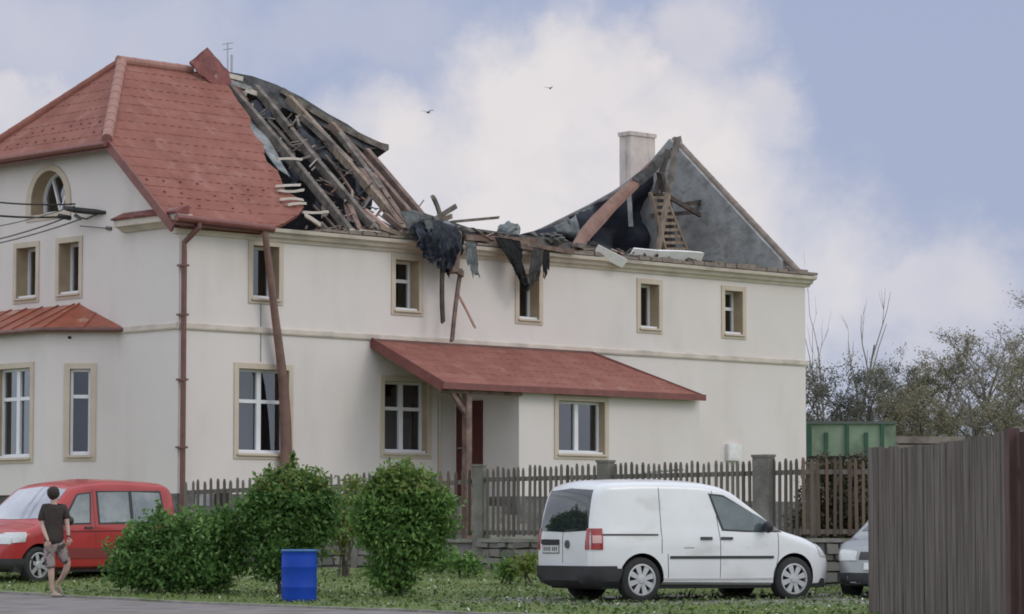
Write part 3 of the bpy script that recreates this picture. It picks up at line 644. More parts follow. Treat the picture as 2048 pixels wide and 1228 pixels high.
# top layer on the silhouette of that remnant
sa = [fp(*p, 5.0) for p in ((1356, 272), (1345, 292), (1320, 312), (1290, 338), (1262, 360), (1235, 378), (1190, 403), (1140, 428), (1095, 450), (1055, 466))]
sb = [fp(*p, 5.0) for p in ((1354, 292), (1340, 312), (1312, 334), (1284, 356), (1256, 376), (1232, 394), (1186, 420), (1138, 444), (1094, 464), (1060, 474))]
mb = MB(); vs = []
for p, q in zip(sa, sb): vs += [(p[0], 4.9, p[2]), (p[0], 5.2, p[2]-.05), (q[0], 5.1, q[2]), (q[0], 4.8, q[2])]
k = len(sa); mb.add(vs, [(4*i+j, 4*i+(j+1) % 4, 4*i+4+(j+1) % 4, 4*i+4+j) for i in range(k-1) for j in range(4)]+[(0, 3, 2, 1), (4*k-4, 4*k-3, 4*k-2, 4*k-1)]); mb.build('sagging_ridge', slatem, house)
poly_sheet(rag([(p[0], p[2]) for p in [fp(*q, 4.7) for q in ((1185, 412), (1150, 432), (1110, 452), (1100, 464), (1150, 478), (1180, 455))]], 2, .02, 5), lambda a, b, h: (a, 4.7+h, b), 'underlay', greyfoil, house, .2, 4, .6)
# curled salmon strip of roofing
def ribbon(P, Wd_, name, m, parent, curl=.12, thick=.04, axis=None):
    """P: centre points, Wd_: half-width vectors"""
    vs = []; nn = 5
    for p, w_ in zip(P, Wd_):
        p = Vector(p); w_ = Vector(w_)
        for j in range(nn):
            t = j/(nn-1)*2-1; vs.append(p+w_*t+Vector((0, -1, 0))*curl*(1-t*t))
    k = len(P); F2 = [(i*nn+j, i*nn+j+1, (i+1)*nn+j+1, (i+1)*nn+j) for i in range(k-1) for j in range(nn-1)]
    bm = bmesh.new(); bv = [bm.verts.new(v) for v in vs]
    for f_ in F2: bm.faces.new([bv[i] for i in f_])
    bmesh.ops.solidify(bm, geom=bm.faces[:], thickness=thick); bmesh.ops.recalc_face_normals(bm, faces=bm.faces)
    me = bpy.data.meshes.new(name); bm.to_mesh(me); bm.free(); me.materials.append(m)
    for p in me.polygons: p.use_smooth = True
    o = bpy.data.objects.new(name, me); COL.objects.link(o)
    if parent is not None: o.parent = parent
    return o
def px_ribbon(pts, v0, v1, name, m, parent, curl=.1):
    k = len(pts); P = []; Wd_ = []
    for i, (x0, y0, x1, y1) in enumerate(pts):
        v = v0+(v1-v0)*i/(k-1); a = Vector(fp(x0, y0, v)); b = Vector(fp(x1, y1, v)); P.append((a+b)/2); Wd_.append((b-a)/2)
    return ribbon(P, Wd_, name, m, parent, curl)
px_ribbon([(1344, 296, 1352, 308), (1316, 312, 1328, 326), (1290, 336, 1306, 350), (1262, 356, 1282, 372)], 3.9, 3.0, 'curled_sheet', slatem, house, .05)
px_ribbon([(1300, 322, 1318, 336), (1264, 358, 1282, 370), (1236, 382, 1258, 394), (1208, 408, 1230, 422), (1182, 434, 1206, 450), (1160, 460, 1184, 474), (1146, 484, 1170, 492), (1138, 500, 1162, 504)], 3.6, .0, 'curled_sheet', salmon, house, .08)
for (x0, y0, x1, y1, v, w_, m_) in ((1322, 385, 1334, 508, 3.4, .22, woodd), (1338, 395, 1346, 500, 3.0, .10, woodd), (1355, 276, 1336, 390, 2.3, .12, woodg), (1336, 388, 1316, 503, 2.3, .10, wood), (1362, 410, 1446, 396, 3.0, .12, woodd), (1300, 432, 1392, 424, 2.9, .10, woodd), (1320, 345, 1330, 390, 3.2, .16, woodd), (1258, 385, 1262, 455, 3.6, .06, greyfoil), (1336, 300, 1310, 392, 3.6, .10, woodd),
                               (1340, 395, 1400, 430, 2.6, .07, woodd), (1318, 425, 1322, 500, 3.4, .10, woodd)):
    mb = MB(); mb.beam(fp(x0, y0, v), fp(x1, y1, v), w_, .10, seg=2, jag=.03); mb.build('roof_timber', m_, house)  # upright dark ones by the gable are put in for hanging shadow
for i, (x0, y0, x1, y1, m_) in enumerate(((1370, 520, 1418, 526, woodd), (1430, 528, 1470, 533, woodd), (1480, 533, 1545, 545, woodd), (1510, 545, 1552, 553, woodp), (1150, 490, 1230, 510, woodg), (1210, 508, 1290, 520, woodg), (1180, 486, 1215, 500, blackrag))):
    mb = MB(); mb.beam(fp(x0, y0, -.05), fp(x1, y1, -.05), .18, .10, seg=2, jag=.03); mb.build('wall_plate', m_, house)
caps((HL-.2, .0, 7.16), (HL-.2, 3.98, 10.66), 'verge_tiles', moss, r=.08)

# ------------------------------------------------------------------ loose things on the house
def W3(p): return hw_(*p)
ladder = empty('ladder', (0, 0, 0), 0, 'wooden attic ladder leaning inside the open right end of the roof', 'ladder')
b0 = W3(fp(1333, 506, 2.6)); b1 = W3(fp(1376, 506, 2.6)); t0 = W3(fp(1300, 385, 2.6)); t1 = W3(fp(1328, 385, 2.6))
base = (b0+b1)/2; ladder.location = base
for p, q in ((b0, t0), (b1, t1)):
    mb = MB(); mb.beam(p-base, q-base, .07, .06, seg=2); mb.build('rail', wood, ladder)
for k in range(9):
    t = (k+.6)/9.4; mb = MB(); mb.beam(b0.lerp(t0, t)-base, b1.lerp(t1, t)-base, .05, .07); mb.build('rung', wood, ladder)
planks = [
 # p(px,py,v) q(px,py,v) w t mat name label cat
 ((885, 535, -.42), (886, 645, -.45), .09, .05, woodd, 'dark_plank', 'dark charred plank hanging straight down the wall under the blue foil', 'plank'),
 ((922, 535, -.42), (904, 682, -.42), .08, .05, woodr, 'hanging_batten', 'long thin brown batten dangling down to the porch roof', 'batten'),
 ((916, 588, -.35), (951, 657, -.35), .045, .03, salmon, 'hanging_lath', 'thin pale lath hanging askew beside the long brown batten', 'lath'),
 ((914, 460, -.50), (908, 545, -.52), .19, .10, woodr, 'broken_beam', 'short thick reddish beam end standing upright over the wall edge', 'beam'),
 ((885, 524, -.48), (925, 548, -.48), .12, .09, woodr, 'broken_beam', 'stubby reddish beam lying askew at the foot of the blue foil', 'beam'),
 ((866, 394, .3), (880, 432, .3), .09, .05, woodg, 'splintered_board', 'short grey board sticking straight up from the rubble', 'board'),
 ((868, 440, .2), (914, 411, .2), .10, .05, woodg, 'splintered_board', 'grey board pointing up to the right over the rubble', 'board'),
 ((872, 444, .4), (904, 432, .4), .10, .05, wood, 'splintered_board', 'short brown board just under the grey board pointing right', 'board'),
 ((900, 444, .3), (998, 435, .3), .06, .05, woodg, 'splintered_board', 'long thin batten jutting out level towards the right end', 'batten'),
 ((818, 425, .3), (935, 462, .3), .14, .10, slatem, 'fallen_rafter', 'long grey rafter fallen along the top of the blue foil', 'rafter'),
 ((925, 462, .1), (1140, 492, .1), .16, .12, slatem, 'fallen_rafter', 'dark rafter lying flat along the low middle of the wall head', 'rafter'),
 ((930, 475, -.2), (1075, 482, -.2), .12, .10, woodr, 'fallen_rafter', 'reddish rafter lying over the wall edge above the black rag', 'rafter'),
 ((1000, 478, -.35), (1145, 505, -.3), .09, .09, woodr, 'fallen_rafter', 'thin reddish rafter slanting down to the curled salmon sheet', 'rafter'),
 ((1010, 488, -.3), (1070, 500, -.3), .07, .07, woodr, 'fallen_rafter', 'shortest reddish rafter under the thin slanting one', 'rafter'),
 ((700, 462, -.15), (760, 468, -.15), .10, .07, woodp, 'broken_batten', 'pale broken batten lying on the ledge right of the whole rafters', 'batten'),
 ((610, 430, -.05), (640, 450, -.05), .07, .06, woodp, 'broken_batten', 'pale batten slipped down to the ledge at the torn red tiles', 'batten'),
 ((760, 455, -.2), (835, 482, -.2), .09, .08, wood, 'broken_batten', 'yellowish batten lying down the eaves beside the blue foil', 'batten'),
 ((1190, 497, -.25), (1248, 526, -.3), .22, .05, whitem, 'white_board', 'white board tipped over the ledge below the salmon sheet', 'board'),
 ((1262, 506, -.1), (1330, 512, -.1), .25, .05, whitem, 'white_board', 'white board lying flat left of the foot of the ladder', 'board'),
 ((1315, 512, -.1), (1402, 516, -.15), .28, .06, whitem, 'white_board', 'longest white board lying flat at the foot of the ladder', 'board'),
]
for p, q, w_, t_, m_, nm, lb, ct in planks:
    mb = MB(); mb.beam(W3(fp(*p)), W3(fp(*q)), w_, t_, up=(Vv.x, Vv.y, .6) if 'white' in nm else (Vv.x, Vv.y, 0), seg=4, bend=random.uniform(-.03, .03), jag=.05)
    thing(mb, nm, m_, lb, ct, 'loose timbers of the wrecked roof')
def cloth(pts, v, nm, m_, lb, ct, seed, step=.1, amp=1.0, thick=.02, grp='torn foil and felt of the wrecked roof'):
    P = [fp(x, y, v) for x, y in pts]
    o = poly_sheet(rag([(p[0], p[2]) for p in P], 5, .035, seed), lambda a, b, h: tuple(W3((a+h*.25, v-abs(h)*amp*1.2, b+h*.2))), nm, m_, None, min(step, .055), seed, 1, .012, 4.5)
    rebase(o); return tag(o, lb, ct, grp)
def drape(tops, bots, v, nm, m_, lb, ct, seed, pleat=.035, per=.11, jag=.05, belly=.0, ncol=26, nrow=22):
    """hanging torn sheet: follows two outlines, falls in upright pleats and ends in tatters"""
    rr_ = random.Random(seed); vs = []; ts = np.linspace(0, 1, ncol+1); rs = lambda P, t: (float(np.interp(t, np.linspace(0, 1, len(P)), [p[0] for p in P])), float(np.interp(t, np.linspace(0, 1, len(P)), [p[1] for p in P])))
    jl = [rr_.uniform(-jag, jag*.3)*(1 if i % 3 else 2.2) for i in range(ncol+1)]; ph = rr_.uniform(0, 6)
    for i, t in enumerate(ts):
        A = Vector(fp(*rs(tops, t), v)); B = Vector(fp(*rs(bots, t), v)); B.z -= jl[i]*-1; ln = (B-A).length
        for j in range(nrow+1):
            k = j/nrow; p = A.lerp(B, k); x = (p.x-A.x)+t*1.7
            d = pleat*(math.sin(2*math.pi*(A.x+.25*p.x)/per+ph+1.6*math.sin(k*3+ph))+.5*math.sin(2*math.pi*p.x/per*2.3+k*5))*(.25+k) + .6*pleat*math.sin(k*9+i*.5+ph)
            vs.append(W3((p.x+.25*d, v-belly*math.sin(math.pi*min(k*1.1, 1))-abs(d)*.9-.01*k, p.z+.15*d)))
    bm = bmesh.new(); bv = [bm.verts.new(q) for q in vs]; n1 = nrow+1
    for i in range(ncol):
        for j in range(nrow):
            if j > nrow*.75 and rr_.random() < .05: continue
            bm.faces.new((bv[i*n1+j], bv[(i+1)*n1+j], bv[(i+1)*n1+j+1], bv[i*n1+j+1]))
    bmesh.ops.solidify(bm, geom=bm.faces[:], thickness=.008); bmesh.ops.delete(bm, geom=[q for q in bm.verts if not q.link_faces], context='VERTS'); bmesh.ops.recalc_face_normals(bm, faces=bm.faces)
    me = bpy.data.meshes.new(nm); bm.to_mesh(me); bm.free(); me.materials.append(m_)
    for p in me.polygons: p.use_smooth = True
    o = bpy.data.objects.new(nm, me); COL.objects.link(o); rebase(o); return tag(o, lb, ct, 'torn foil and felt of the wrecked roof')
darkfoil = mat('dark_blue_foil', (.012, .018, .034), .5, (.085, .105, .145), 4.5, .9, 14, contrast=(.42, .68))
drape([(822, 452), (840, 440), (866, 440), (890, 446), (916, 456)], [(832, 488), (846, 512), (868, 530), (888, 540), (908, 520)], -.50, 'crumpled_foil', darkfoil, 'crumpled dark blue roof foil bulging over the eaves', 'foil', 21, .06, .17, .05, .12, 40, 26)
drape([(798, 420), (822, 424), (846, 432), (868, 442)], [(816, 470), (832, 480), (848, 476), (862, 462)], -.40, 'crumpled_foil', greyfoil, 'pale grey roof foil at the foot of the leaning rafters', 'foil', 22, .035, .13, .04, .03)
drape([(876, 452), (900, 456), (926, 464)], [(884, 540), (896, 548), (914, 528)], -.34, 'black_felt', blackrag, 'black felt bunched behind the dark blue foil', 'felt', 23, .05, .15, .06, .05)
drape([(932, 484), (944, 482), (952, 486)], [(930, 520), (944, 545), (957, 552)], -.42, 'foil_shred', greyfoil, 'light grey foil shred dangling right of the thick upright beam end', 'foil', 24, .02, .09, .07, .0, 12, 20)
drape([(988, 474), (1006, 476), (1024, 478)], [(1040, 562), (1050, 576), (1058, 572)], -.42, 'black_felt', blackrag, 'long narrow black felt strip slanting down to the middle upper window', 'felt', 25, .028, .12, .05, .04, 16, 30)
drape([(1014, 478), (1028, 480), (1040, 482)], [(1030, 520), (1036, 532), (1044, 512)], -.38, 'black_felt', blackrag, 'short black felt tatter beside the long narrow strip', 'felt', 29, .03, .10, .06, .0, 14, 16)
drape([(1064, 494), (1076, 497), (1088, 500)], [(1052, 582), (1064, 566), (1078, 552)], -.42, 'foil_shred', slatem, 'grey felt flap hanging right of the long black strip', 'felt', 26, .03, .12, .06, .0, 16, 26)
drape([(1084, 499), (1092, 501), (1099, 503)], [(1084, 556), (1091, 548), (1097, 530)], -.36, 'black_felt', blackrag, 'black felt scrap behind the grey felt flap', 'felt', 27, .02, .10, .06, .0, 10, 18)
drape([(925, 464), (960, 464), (1000, 466), (1045, 474)], [(930, 486), (960, 494), (1000, 488), (1040, 486)], -.14, 'black_felt', slatem, 'dark felt sheet lying along the low middle of the wall head', 'felt', 28, .03, .2, .06, .0, 40, 8)
drape([(846, 436), (862, 438)], [(852, 462), (868, 458)], -.62, 'foil_shred', greyfoil, 'small pale foil scrap lying on the dark blue foil', 'foil', 33, .02, .08, .05, .0, 10, 10)
def lump(px, py, v, sx, sz, nm, m_, lb, ct, seed):
    bm = bmesh.new(); bmesh.ops.create_icosphere(bm, subdivisions=3, radius=1); wr = wrink(seed); c = W3(fp(px, py, v))
    for x in bm.verts:
        k = 1+wr(x.co.x*2, x.co.y*2+x.co.z*1.7)*1.8; x.co = c+Vector((x.co.x*sx*k, x.co.y*sx*k*.8, x.co.z*sz*k))
    me = bpy.data.meshes.new(nm); bm.to_mesh(me); bm.free(); me.materials.append(m_); o = bpy.data.objects.new(nm, me); COL.objects.link(o); rebase(o); return tag(o, lb, ct, 'torn foil and felt of the wrecked roof')
lump(1018, 462, .1, .24, .17, 'insulation_bundle', greyfoil, 'round grey insulation bundle on the low middle of the wall head', 'insulation', 31)
lump(894, 455, -.2, .13, .12, 'insulation_bundle', greyfoil, 'small pale insulation wad on top of the blue-grey foil', 'insulation', 32)
lump(1100, 478, .1, .3, .12, 'insulation_bundle', slatem, 'flat dark insulation heap at the foot of the salmon sheet', 'insulation', 33)
lump(960, 474, .2, .28, .10, 'insulation_bundle', slatem, 'flat dark insulation heap beside the thick upright beam end', 'insulation', 34)
# gutter run hanging down the facade
mb = MB(); P = [fp(528, 452, -.38), fp(533, 500, -.34), fp(541, 560, -.30), fp(549, 630, -.24), fp(558, 700, -.2), fp(566, 770, -.16), fp(570, 840, -.14), fp(572, 935, -.12)]
Wd2 = [.07, .075, .085, .09, .10, .115, .13, .14]
vs = []
for p, r_ in zip(P, Wd2):
    for j in range(7):
        t = math.pi*j/6; q = W3((p[0]-math.cos(t)*r_, p[1]-math.sin(t)*r_*.8, p[2])); vs.append(q)
fs = [(i*7+j, i*7+j+1, i*7+8+j, i*7+7+j) for i in range(len(P)-1) for j in range(6)]
mb.add(vs, fs); mb.add([Vector(v)+Vector((.004, .012, 0)) for v in vs], [f[::-1] for f in fs])
thing(mb, 'hanging_gutter', pipe2_m, 'bent brown gutter hanging down over two windows to the shrub', 'gutter', smooth=True)
# rooftop aerial and small chimney behind the ridge
ant = empty('antenna', W3(fp(455, 160, 4.9)), 0, 'thin pale aerial rising behind the bent roof flap', 'antenna')
mb = MB(); mb.tube([(0, 0, -.4), (0, 0, .82)], .018, 6); mb.build('mast', mast_m, ant)
for (dz, l_) in ((.78, .12), (.66, .10)): mb = MB(); mb.tube([(-l_, 0, dz), (l_, 0, dz+.03)], .010, 5); mb.build('element', mast_m, ant)
mb = MB(); mb.tube([(.09, 0, -.1), (.09, 0, .55)], .03, 6); mb.tube([(0, 0, .1), (.09, 0, .1)], .012, 5); mb.build('panel', mast_m, ant)
a = fp(445, 112, 5.2)


# splinters, tile shards and scraps lying along the torn eaves
rub = mat('rubble_mix', (.1, .09, .08), .9, island=[(.05, .04, .035), (.16, .125, .10), (.30, .25, .21), (.10, .085, .075), (.20, .085, .065), (.42, .39, .36), (.03, .03, .035)])
mb = MB(); rr_ = random.Random(77)
def scrap(u, v, z, l_, w_, t_, ang, tilt):
    c = W3((u, v, z)); d = (Uv*math.cos(ang)+Vv*math.sin(ang)*.6+Vector((0, 0, math.sin(tilt)))).normalized(); mb.beam(c-d*l_/2, c+d*l_/2, w_, t_, jag=.03)
for k in range(330):
    u = rr_.choice((rr_.uniform(3.4, 9.5), rr_.uniform(3.6, 12), rr_.uniform(10, 17.9)))
    hgt = .05+.30*math.exp(-((u-7.2)/1.6)**2)+.10*math.exp(-((u-4.4)/1.0)**2)+.12*math.exp(-((u-12)/1.5)**2)
    scrap(u, rr_.uniform(-.25, .35), 7.13+rr_.uniform(0, hgt), rr_.uniform(.06, .42), rr_.uniform(.03, .09), rr_.uniform(.01, .035), rr_.uniform(-1.2, 1.2), rr_.gauss(0, .35))
for k in range(120):      # splinters caught between the rafters
    v = rr_.uniform(.1, 3.6); u = rr_.uniform(4.2+.12*v, 7.3-.55*v+.5); scrap(u, v, 7.0+SL*v+rr_.uniform(-.12, .12), rr_.uniform(.1, .5), rr_.uniform(.025, .06), .02, rr_.uniform(-1.5, 1.5), rr_.gauss(.3, .5))
tag(mb.build('rubble', rub), 'splinters, broken tiles and scraps strewn along the torn eaves', 'rubble', kind='stuff')
for k in range(20):      # broken boards jammed between the rafters
    v = rr_.uniform(.3, 3.2); u = rr_.uniform(4.1+.12*v, 7.4-.55*v+.3); l_ = rr_.uniform(.5, 1.3); an = rr_.uniform(-.5, .9)
    p = Vector((u, v, 7.02+SL*v+rr_.uniform(-.22, .06))); d = Vector((math.sin(an), math.cos(an), SL*math.cos(an)+rr_.gauss(0, .15))).normalized()
    m2 = MB(); m2.beam(p-d*l_/2, p+d*l_/2, rr_.uniform(.05, .12), .035, seg=2, bend=rr_.uniform(-.04, .04), jag=.08); m2.build('broken_board', rr_.choice((woodd, woodg, woodd, woodr)), house)
# torn black sheeting caught on the rafters
for i, (x0, y0, x1, y1, w_) in enumerate(((512, 205, 590, 300, .32), (560, 215, 640, 318, .28), (604, 250, 690, 350, .34), (640, 330, 715, 412, .30), (596, 330, 660, 420, .30), (690, 300, 752, 372, .26), (560, 290, 610, 372, .24), (700, 345, 760, 430, .22))):
    A = rp(x0, y0, 6.98); B = rp(x1, y1, 6.98); rr_ = random.Random(90+i); n = 9; Lf = []; Rt = []
    for k in range(n+1):
        t = k/n; u = A[0]+(B[0]-A[0])*t; v = A[1]+(B[1]-A[1])*t; Lf.append((u-w_/2*rr_.uniform(.3, 1.2), v)); Rt.append((u+w_/2*rr_.uniform(.3, 1.2), v))
    poly_sheet(rag(Lf+Rt[::-1], 3, .03, 50+i), lambda a, b, h: ffn(a, b, -.18+h*1.1), 'torn_underlay', felt if i % 3 else bluefelt, house, .12, 60+i, 1.0, .012, 3.0)
# power cables at the gable
cab = mat('black_cable', (.02, .02, .02), .6)
cabg = mat('grey_cable', (.12, .12, .12), .6)
def wpt(px, py, u): p = gp(px, py, u); return W3(p)
def cable(p, q, r, m_, lb, sagz=.05, n=10, ext=8):
    pts = []
    d = (p-q)
    for i in range(n+1):
        t = i/n; x = q+(d*1.0)*t; x = x+Vector((0, 0, -sagz*4*t*(1-t))); pts.append(x)
    e = pts[-1]+(pts[-1]-pts[-2]).normalized()*ext; pts.append(e)
    mb = MB(); mb.tube(pts, r, 6); return thing(mb, 'power_cable', m_, lb, 'cable', 'power cables to the gable')
cable(wpt(-60, 398, -3.0), wpt(150, 408, -.35), .018, cab, 'topmost dark cable running in front of the arched window')
cable(wpt(-60, 425, -3.0), wpt(135, 433, -.3), .022, cab, 'thick dark cable just under the arched window')
cable(wpt(-60, 462, -3.2), wpt(150, 412, -.3), .012, cabg, 'thin grey cable rising to the clamp from lower left')
cable(wpt(-60, 490, -3.2), wpt(128, 437, -.2), .016, cabg, 'grey cable rising to the bracket, second from below')
cable(wpt(-60, 498, -3.4), wpt(162, 438, -.2), .016, cabg, 'lowest grey cable sloping up to the gable bracket')
br = empty('cable_bracket', wpt(205, 426, 0), UA, 'black wall bracket and clamps holding the cables on the gable', 'bracket')
def lb_(px, py, u): q = wpt(px, py, u)-br.location; return (q.dot(Uv), q.dot(Vv), q.z)
mb = MB(); mb.tube([lb_(130, 416, -.35), lb_(150, 420, -.3), lb_(190, 424, -.12), lb_(212, 425, .0)], [.045, .06, .06, .03], 8); mb.build('arm', cab, br)
mb = MB(); mb.tube([lb_(118, 432, -.3), lb_(140, 436, -.25)], .05, 8); mb.build('clamp', cab, br)
mb = MB(); mb.tube([lb_(150, 432, -.2), lb_(172, 438, -.1), lb_(195, 428, -.02)], .02, 6); mb.tube([lb_(150, 430, -.25), lb_(162, 438, -.2)], .04, 6); mb.build('clamp', cabg, br)
mb = MB(); mb.tube([lb_(160, 452, -.15), lb_(222, 457, 0)], .012, 6); mb.tube([lb_(213, 456, -.04), lb_(224, 457, 0)], .04, 6); mb.build('stay_rod', cabg, br)

# ------------------------------------------------------------------ picket fence on its stone base
FP = [(-6.22, 59.2), (-.58, 57.0), (4.79, 52.0), (9.3, 52.4)]
FZT = [2.06, 2.24, 2.27, 2.27]
picketm = mat('weathered_picket', (.085, .072, .06), .95, (.20, .175, .15), 2.5, .5, 30, stretch=(3, 3, .5), island=[(.075, .065, .056), (.12, .107, .095), (.17, .155, .135), (.10, .087, .075)])
picketb = mat('brown_picket', (.07, .045, .035), .95, island=[(.06, .038, .03), (.12, .08, .06), (.16, .11, .08), (.08, .06, .045)])
postm = mat('concrete_post', (.13, .12, .105), .95, (.215, .20, .18), 3, .6, 25, stain=((.14, .14, .11), 2, .5, .65, (1, 1, .4)))
stonem = mat('field_stone', (.10, .095, .085), .95, island=[(.09, .085, .08), (.16, .15, .14), (.24, .225, .205), (.13, .12, .11)])
fence = empty('picket_fence', (FP[0][0], FP[0][1], gz(59.2)), 0, 'weathered wooden picket fence with concrete posts in front of the house', 'fence')
FO = fence.location.copy()
class Off(MB):                # buffer written in world coordinates, stored relative to an origin
    def __init__(s, o): super().__init__(); s.o = Vector(o)
    def add(s, vs, fs, mi=0): super().add([Vector(v)-s.o for v in vs], fs, mi)
def pickets(a, b, za, zb, name_m, sp=.125, w=.055, bot=1.02):
    a = Vector((*a, 0)); b = Vector((*b, 0)); d = (b-a); ln = d.length; d.normalize(); nn = Vector((-d.y, d.x, 0))
    mb = Off(FO); n = int(ln/sp)
    for i in range(n):
        t = (i+.5)/n; c = a.lerp(b, t)+nn*random.uniform(-.008, .008)+d*random.uniform(-.012, .012); zt = za+(zb-za)*t+random.uniform(-.035, .03)
        tl_ = random.uniform(-.012, .012); ww = w*random.uniform(.85, 1.12)
        z0 = bot+random.uniform(-.02, .02)
        p0 = c; vs = []
        for (z, s) in ((z0, 1), (zt-.06, 1), (zt, .45)):
            for (x, y) in ((-1, -1), (1, -1), (1, 1), (-1, 1)): vs.append(p0+d*(x*ww/2*s+tl_*(z-z0))+nn*y*.012+Vector((0, 0, z)))
        fs = [(0, 3, 2, 1), (8, 9, 10, 11)]+[(4*k+j, 4*k+(j+1) % 4, 4*k+4+(j+1) % 4, 4*k+4+j) for k in range(2) for j in range(4)]
        mb.add(vs, fs)
    mb.build('pickets', name_m, fence)
    for z in (za-.22, bot+.06):
        m2 = Off(FO); m2.beam(a+nn*.035+Vector((0, 0, z)), b+nn*.035+Vector((0, 0, z+(zb-za)*(1 if z > 1.3 else 0))), .045, .08); m2.build('rail', picketm, fence)
def lerp2(p, q, t): return (p[0]+(q[0]-p[0])*t, p[1]+(q[1]-p[1])*t)
Aq = [FP[0], lerp2(FP[0], FP[1], .22), lerp2(FP[0], FP[1], .52), lerp2(FP[0], FP[1], .86), FP[1]]
for i in range(4): pickets(Aq[i], Aq[i+1], 2.06+.045*i, 2.06+.045*(i+1), picketb if i == 3 else picketm)
def pxpost(px, w_, zt, p, q, zb=None):
    # position along the segment where the sight line crosses
    best = min(((abs((lerp2(p, q, t/400)[0])/(lerp2(p, q, t/400)[1])*F/math.cos(0)-(px-1024)), t/400) for t in range(401)))
    c = lerp2(p, q, best[1]); z0 = gz(c[1])-.1 if zb is None else zb
    mb = Off(FO); d = Vector((q[0]-p[0], q[1]-p[1], 0)).normalized(); nn = Vector((-d.y, d.x, 0)); c = Vector((*c, 0))-nn*.05
    def pf_(x, y, z): return c+d*x+nn*y+Vector((0, 0, z))
    mb.box((-w_/2, -.09, z0), (w_/2, .09, zt), pf_); mb.box((-w_/2-.015, -.105, zt), (w_/2+.015, .105, zt+.04), pf_)
    mb.build('post', postm, fence); return c
pxpost(715, .12, 2.02, FP[0], FP[1]); pxpost(960, .20, 2.28, (FP[0]), FP[1]); 
P1 = lerp2(FP[1], FP[2], .42); P2 = lerp2(FP[1], FP[2], .88)
pickets(FP[1], P1, 2.26, 2.27, picketm); pickets(P1, P2, 2.27, 2.28, picketm); pickets(P2, FP[2], 2.28, 2.29, picketm); pickets(FP[2], FP[3], 2.29, 2.31, picketb)
pxpost(1215, .26, 2.30, FP[1], FP[2]); pxpost(1530, .34, 2.33, FP[1], FP[2]); pxpost(1625, .10, 2.2, FP[1], (5.4, 51.9))
sw = Vector((0, 57, gz(57)))
mb = Off(sw); 
for (p, q) in zip(FP[:-1], FP[1:]):
    a = Vector((*p, 0)); b = Vector((*q, 0)); d = b-a; ln = d.length; d.normalize(); nn = Vector((-d.y, d.x, 0))
    def sf(x, y, z, a=a, d=d, nn=nn): return a+d*x+nn*y+Vector((0, 0, z))
    zlo = min(gz(p[1]), gz(q[1]))-.2
    mb.box((0, -.05, zlo), (ln, .18, .90), sf)
    z = zlo+.05
    while z < .86:
        h = random.uniform(.12, .2); x = 0
        while x < ln-.1:
            l_ = random.uniform(.18, .42); l_ = min(l_, ln-x); o_ = random.uniform(.03, .09); e = .018
            if z+h-e < .9:
                bx_ = [(x+e, -.05-o_, z+e), (x+l_-e, -.05-o_, z+h-e)]
                j = lambda s=.02: random.uniform(-s, s)
                vs = [sf(x+e+j(), -.06-o_, z+e+j()), sf(x+l_-e+j(), -.06-o_, z+e+j()), sf(x+l_-e+j(), -.06-o_, z+h-e+j()), sf(x+e+j(), -.06-o_, z+h-e+j()),
                      sf(x+e-.01, -.05, z+e-.01), sf(x+l_-e+.01, -.05, z+e-.01), sf(x+l_-e+.01, -.05, z+h-e+.01), sf(x+e-.01, -.05, z+h-e+.01)]
                mb.add(vs, [(0, 1, 2, 3), (0, 4, 5, 1), (1, 5, 6, 2), (2, 6, 7, 3), (3, 7, 4, 0)])
            x += l_
        z += h
o = mb.build('stone_wall', stonem); o.location = sw; tag(o, 'low rough stone wall under the picket fence', 'wall')
mb = Off(sw)
for (p, q) in zip(FP[:-1], FP[1:]):
    a = Vector((*p, 0)); b = Vector((*q, 0)); d = (b-a).normalized(); nn = Vector((-d.y, d.x, 0)); ln = (b-a).length
    mb.box((.02, -.13, .903), (ln-.02, .2, .97), lambda x, y, z: a+d*x+nn*y+Vector((0, 0, z)))
mb.build('coping', concrete, o)

mb = MB(); mb.beam(at(1282, 946, 54.35)+Vector((0, .12, 0)), at(1372, 938, 53.75)+Vector((0, .12, 0)), .14, .03, seg=2)
thing(mb, 'white_board', whitem, 'white board resting on the fence rail above the roof of the white van', 'board')
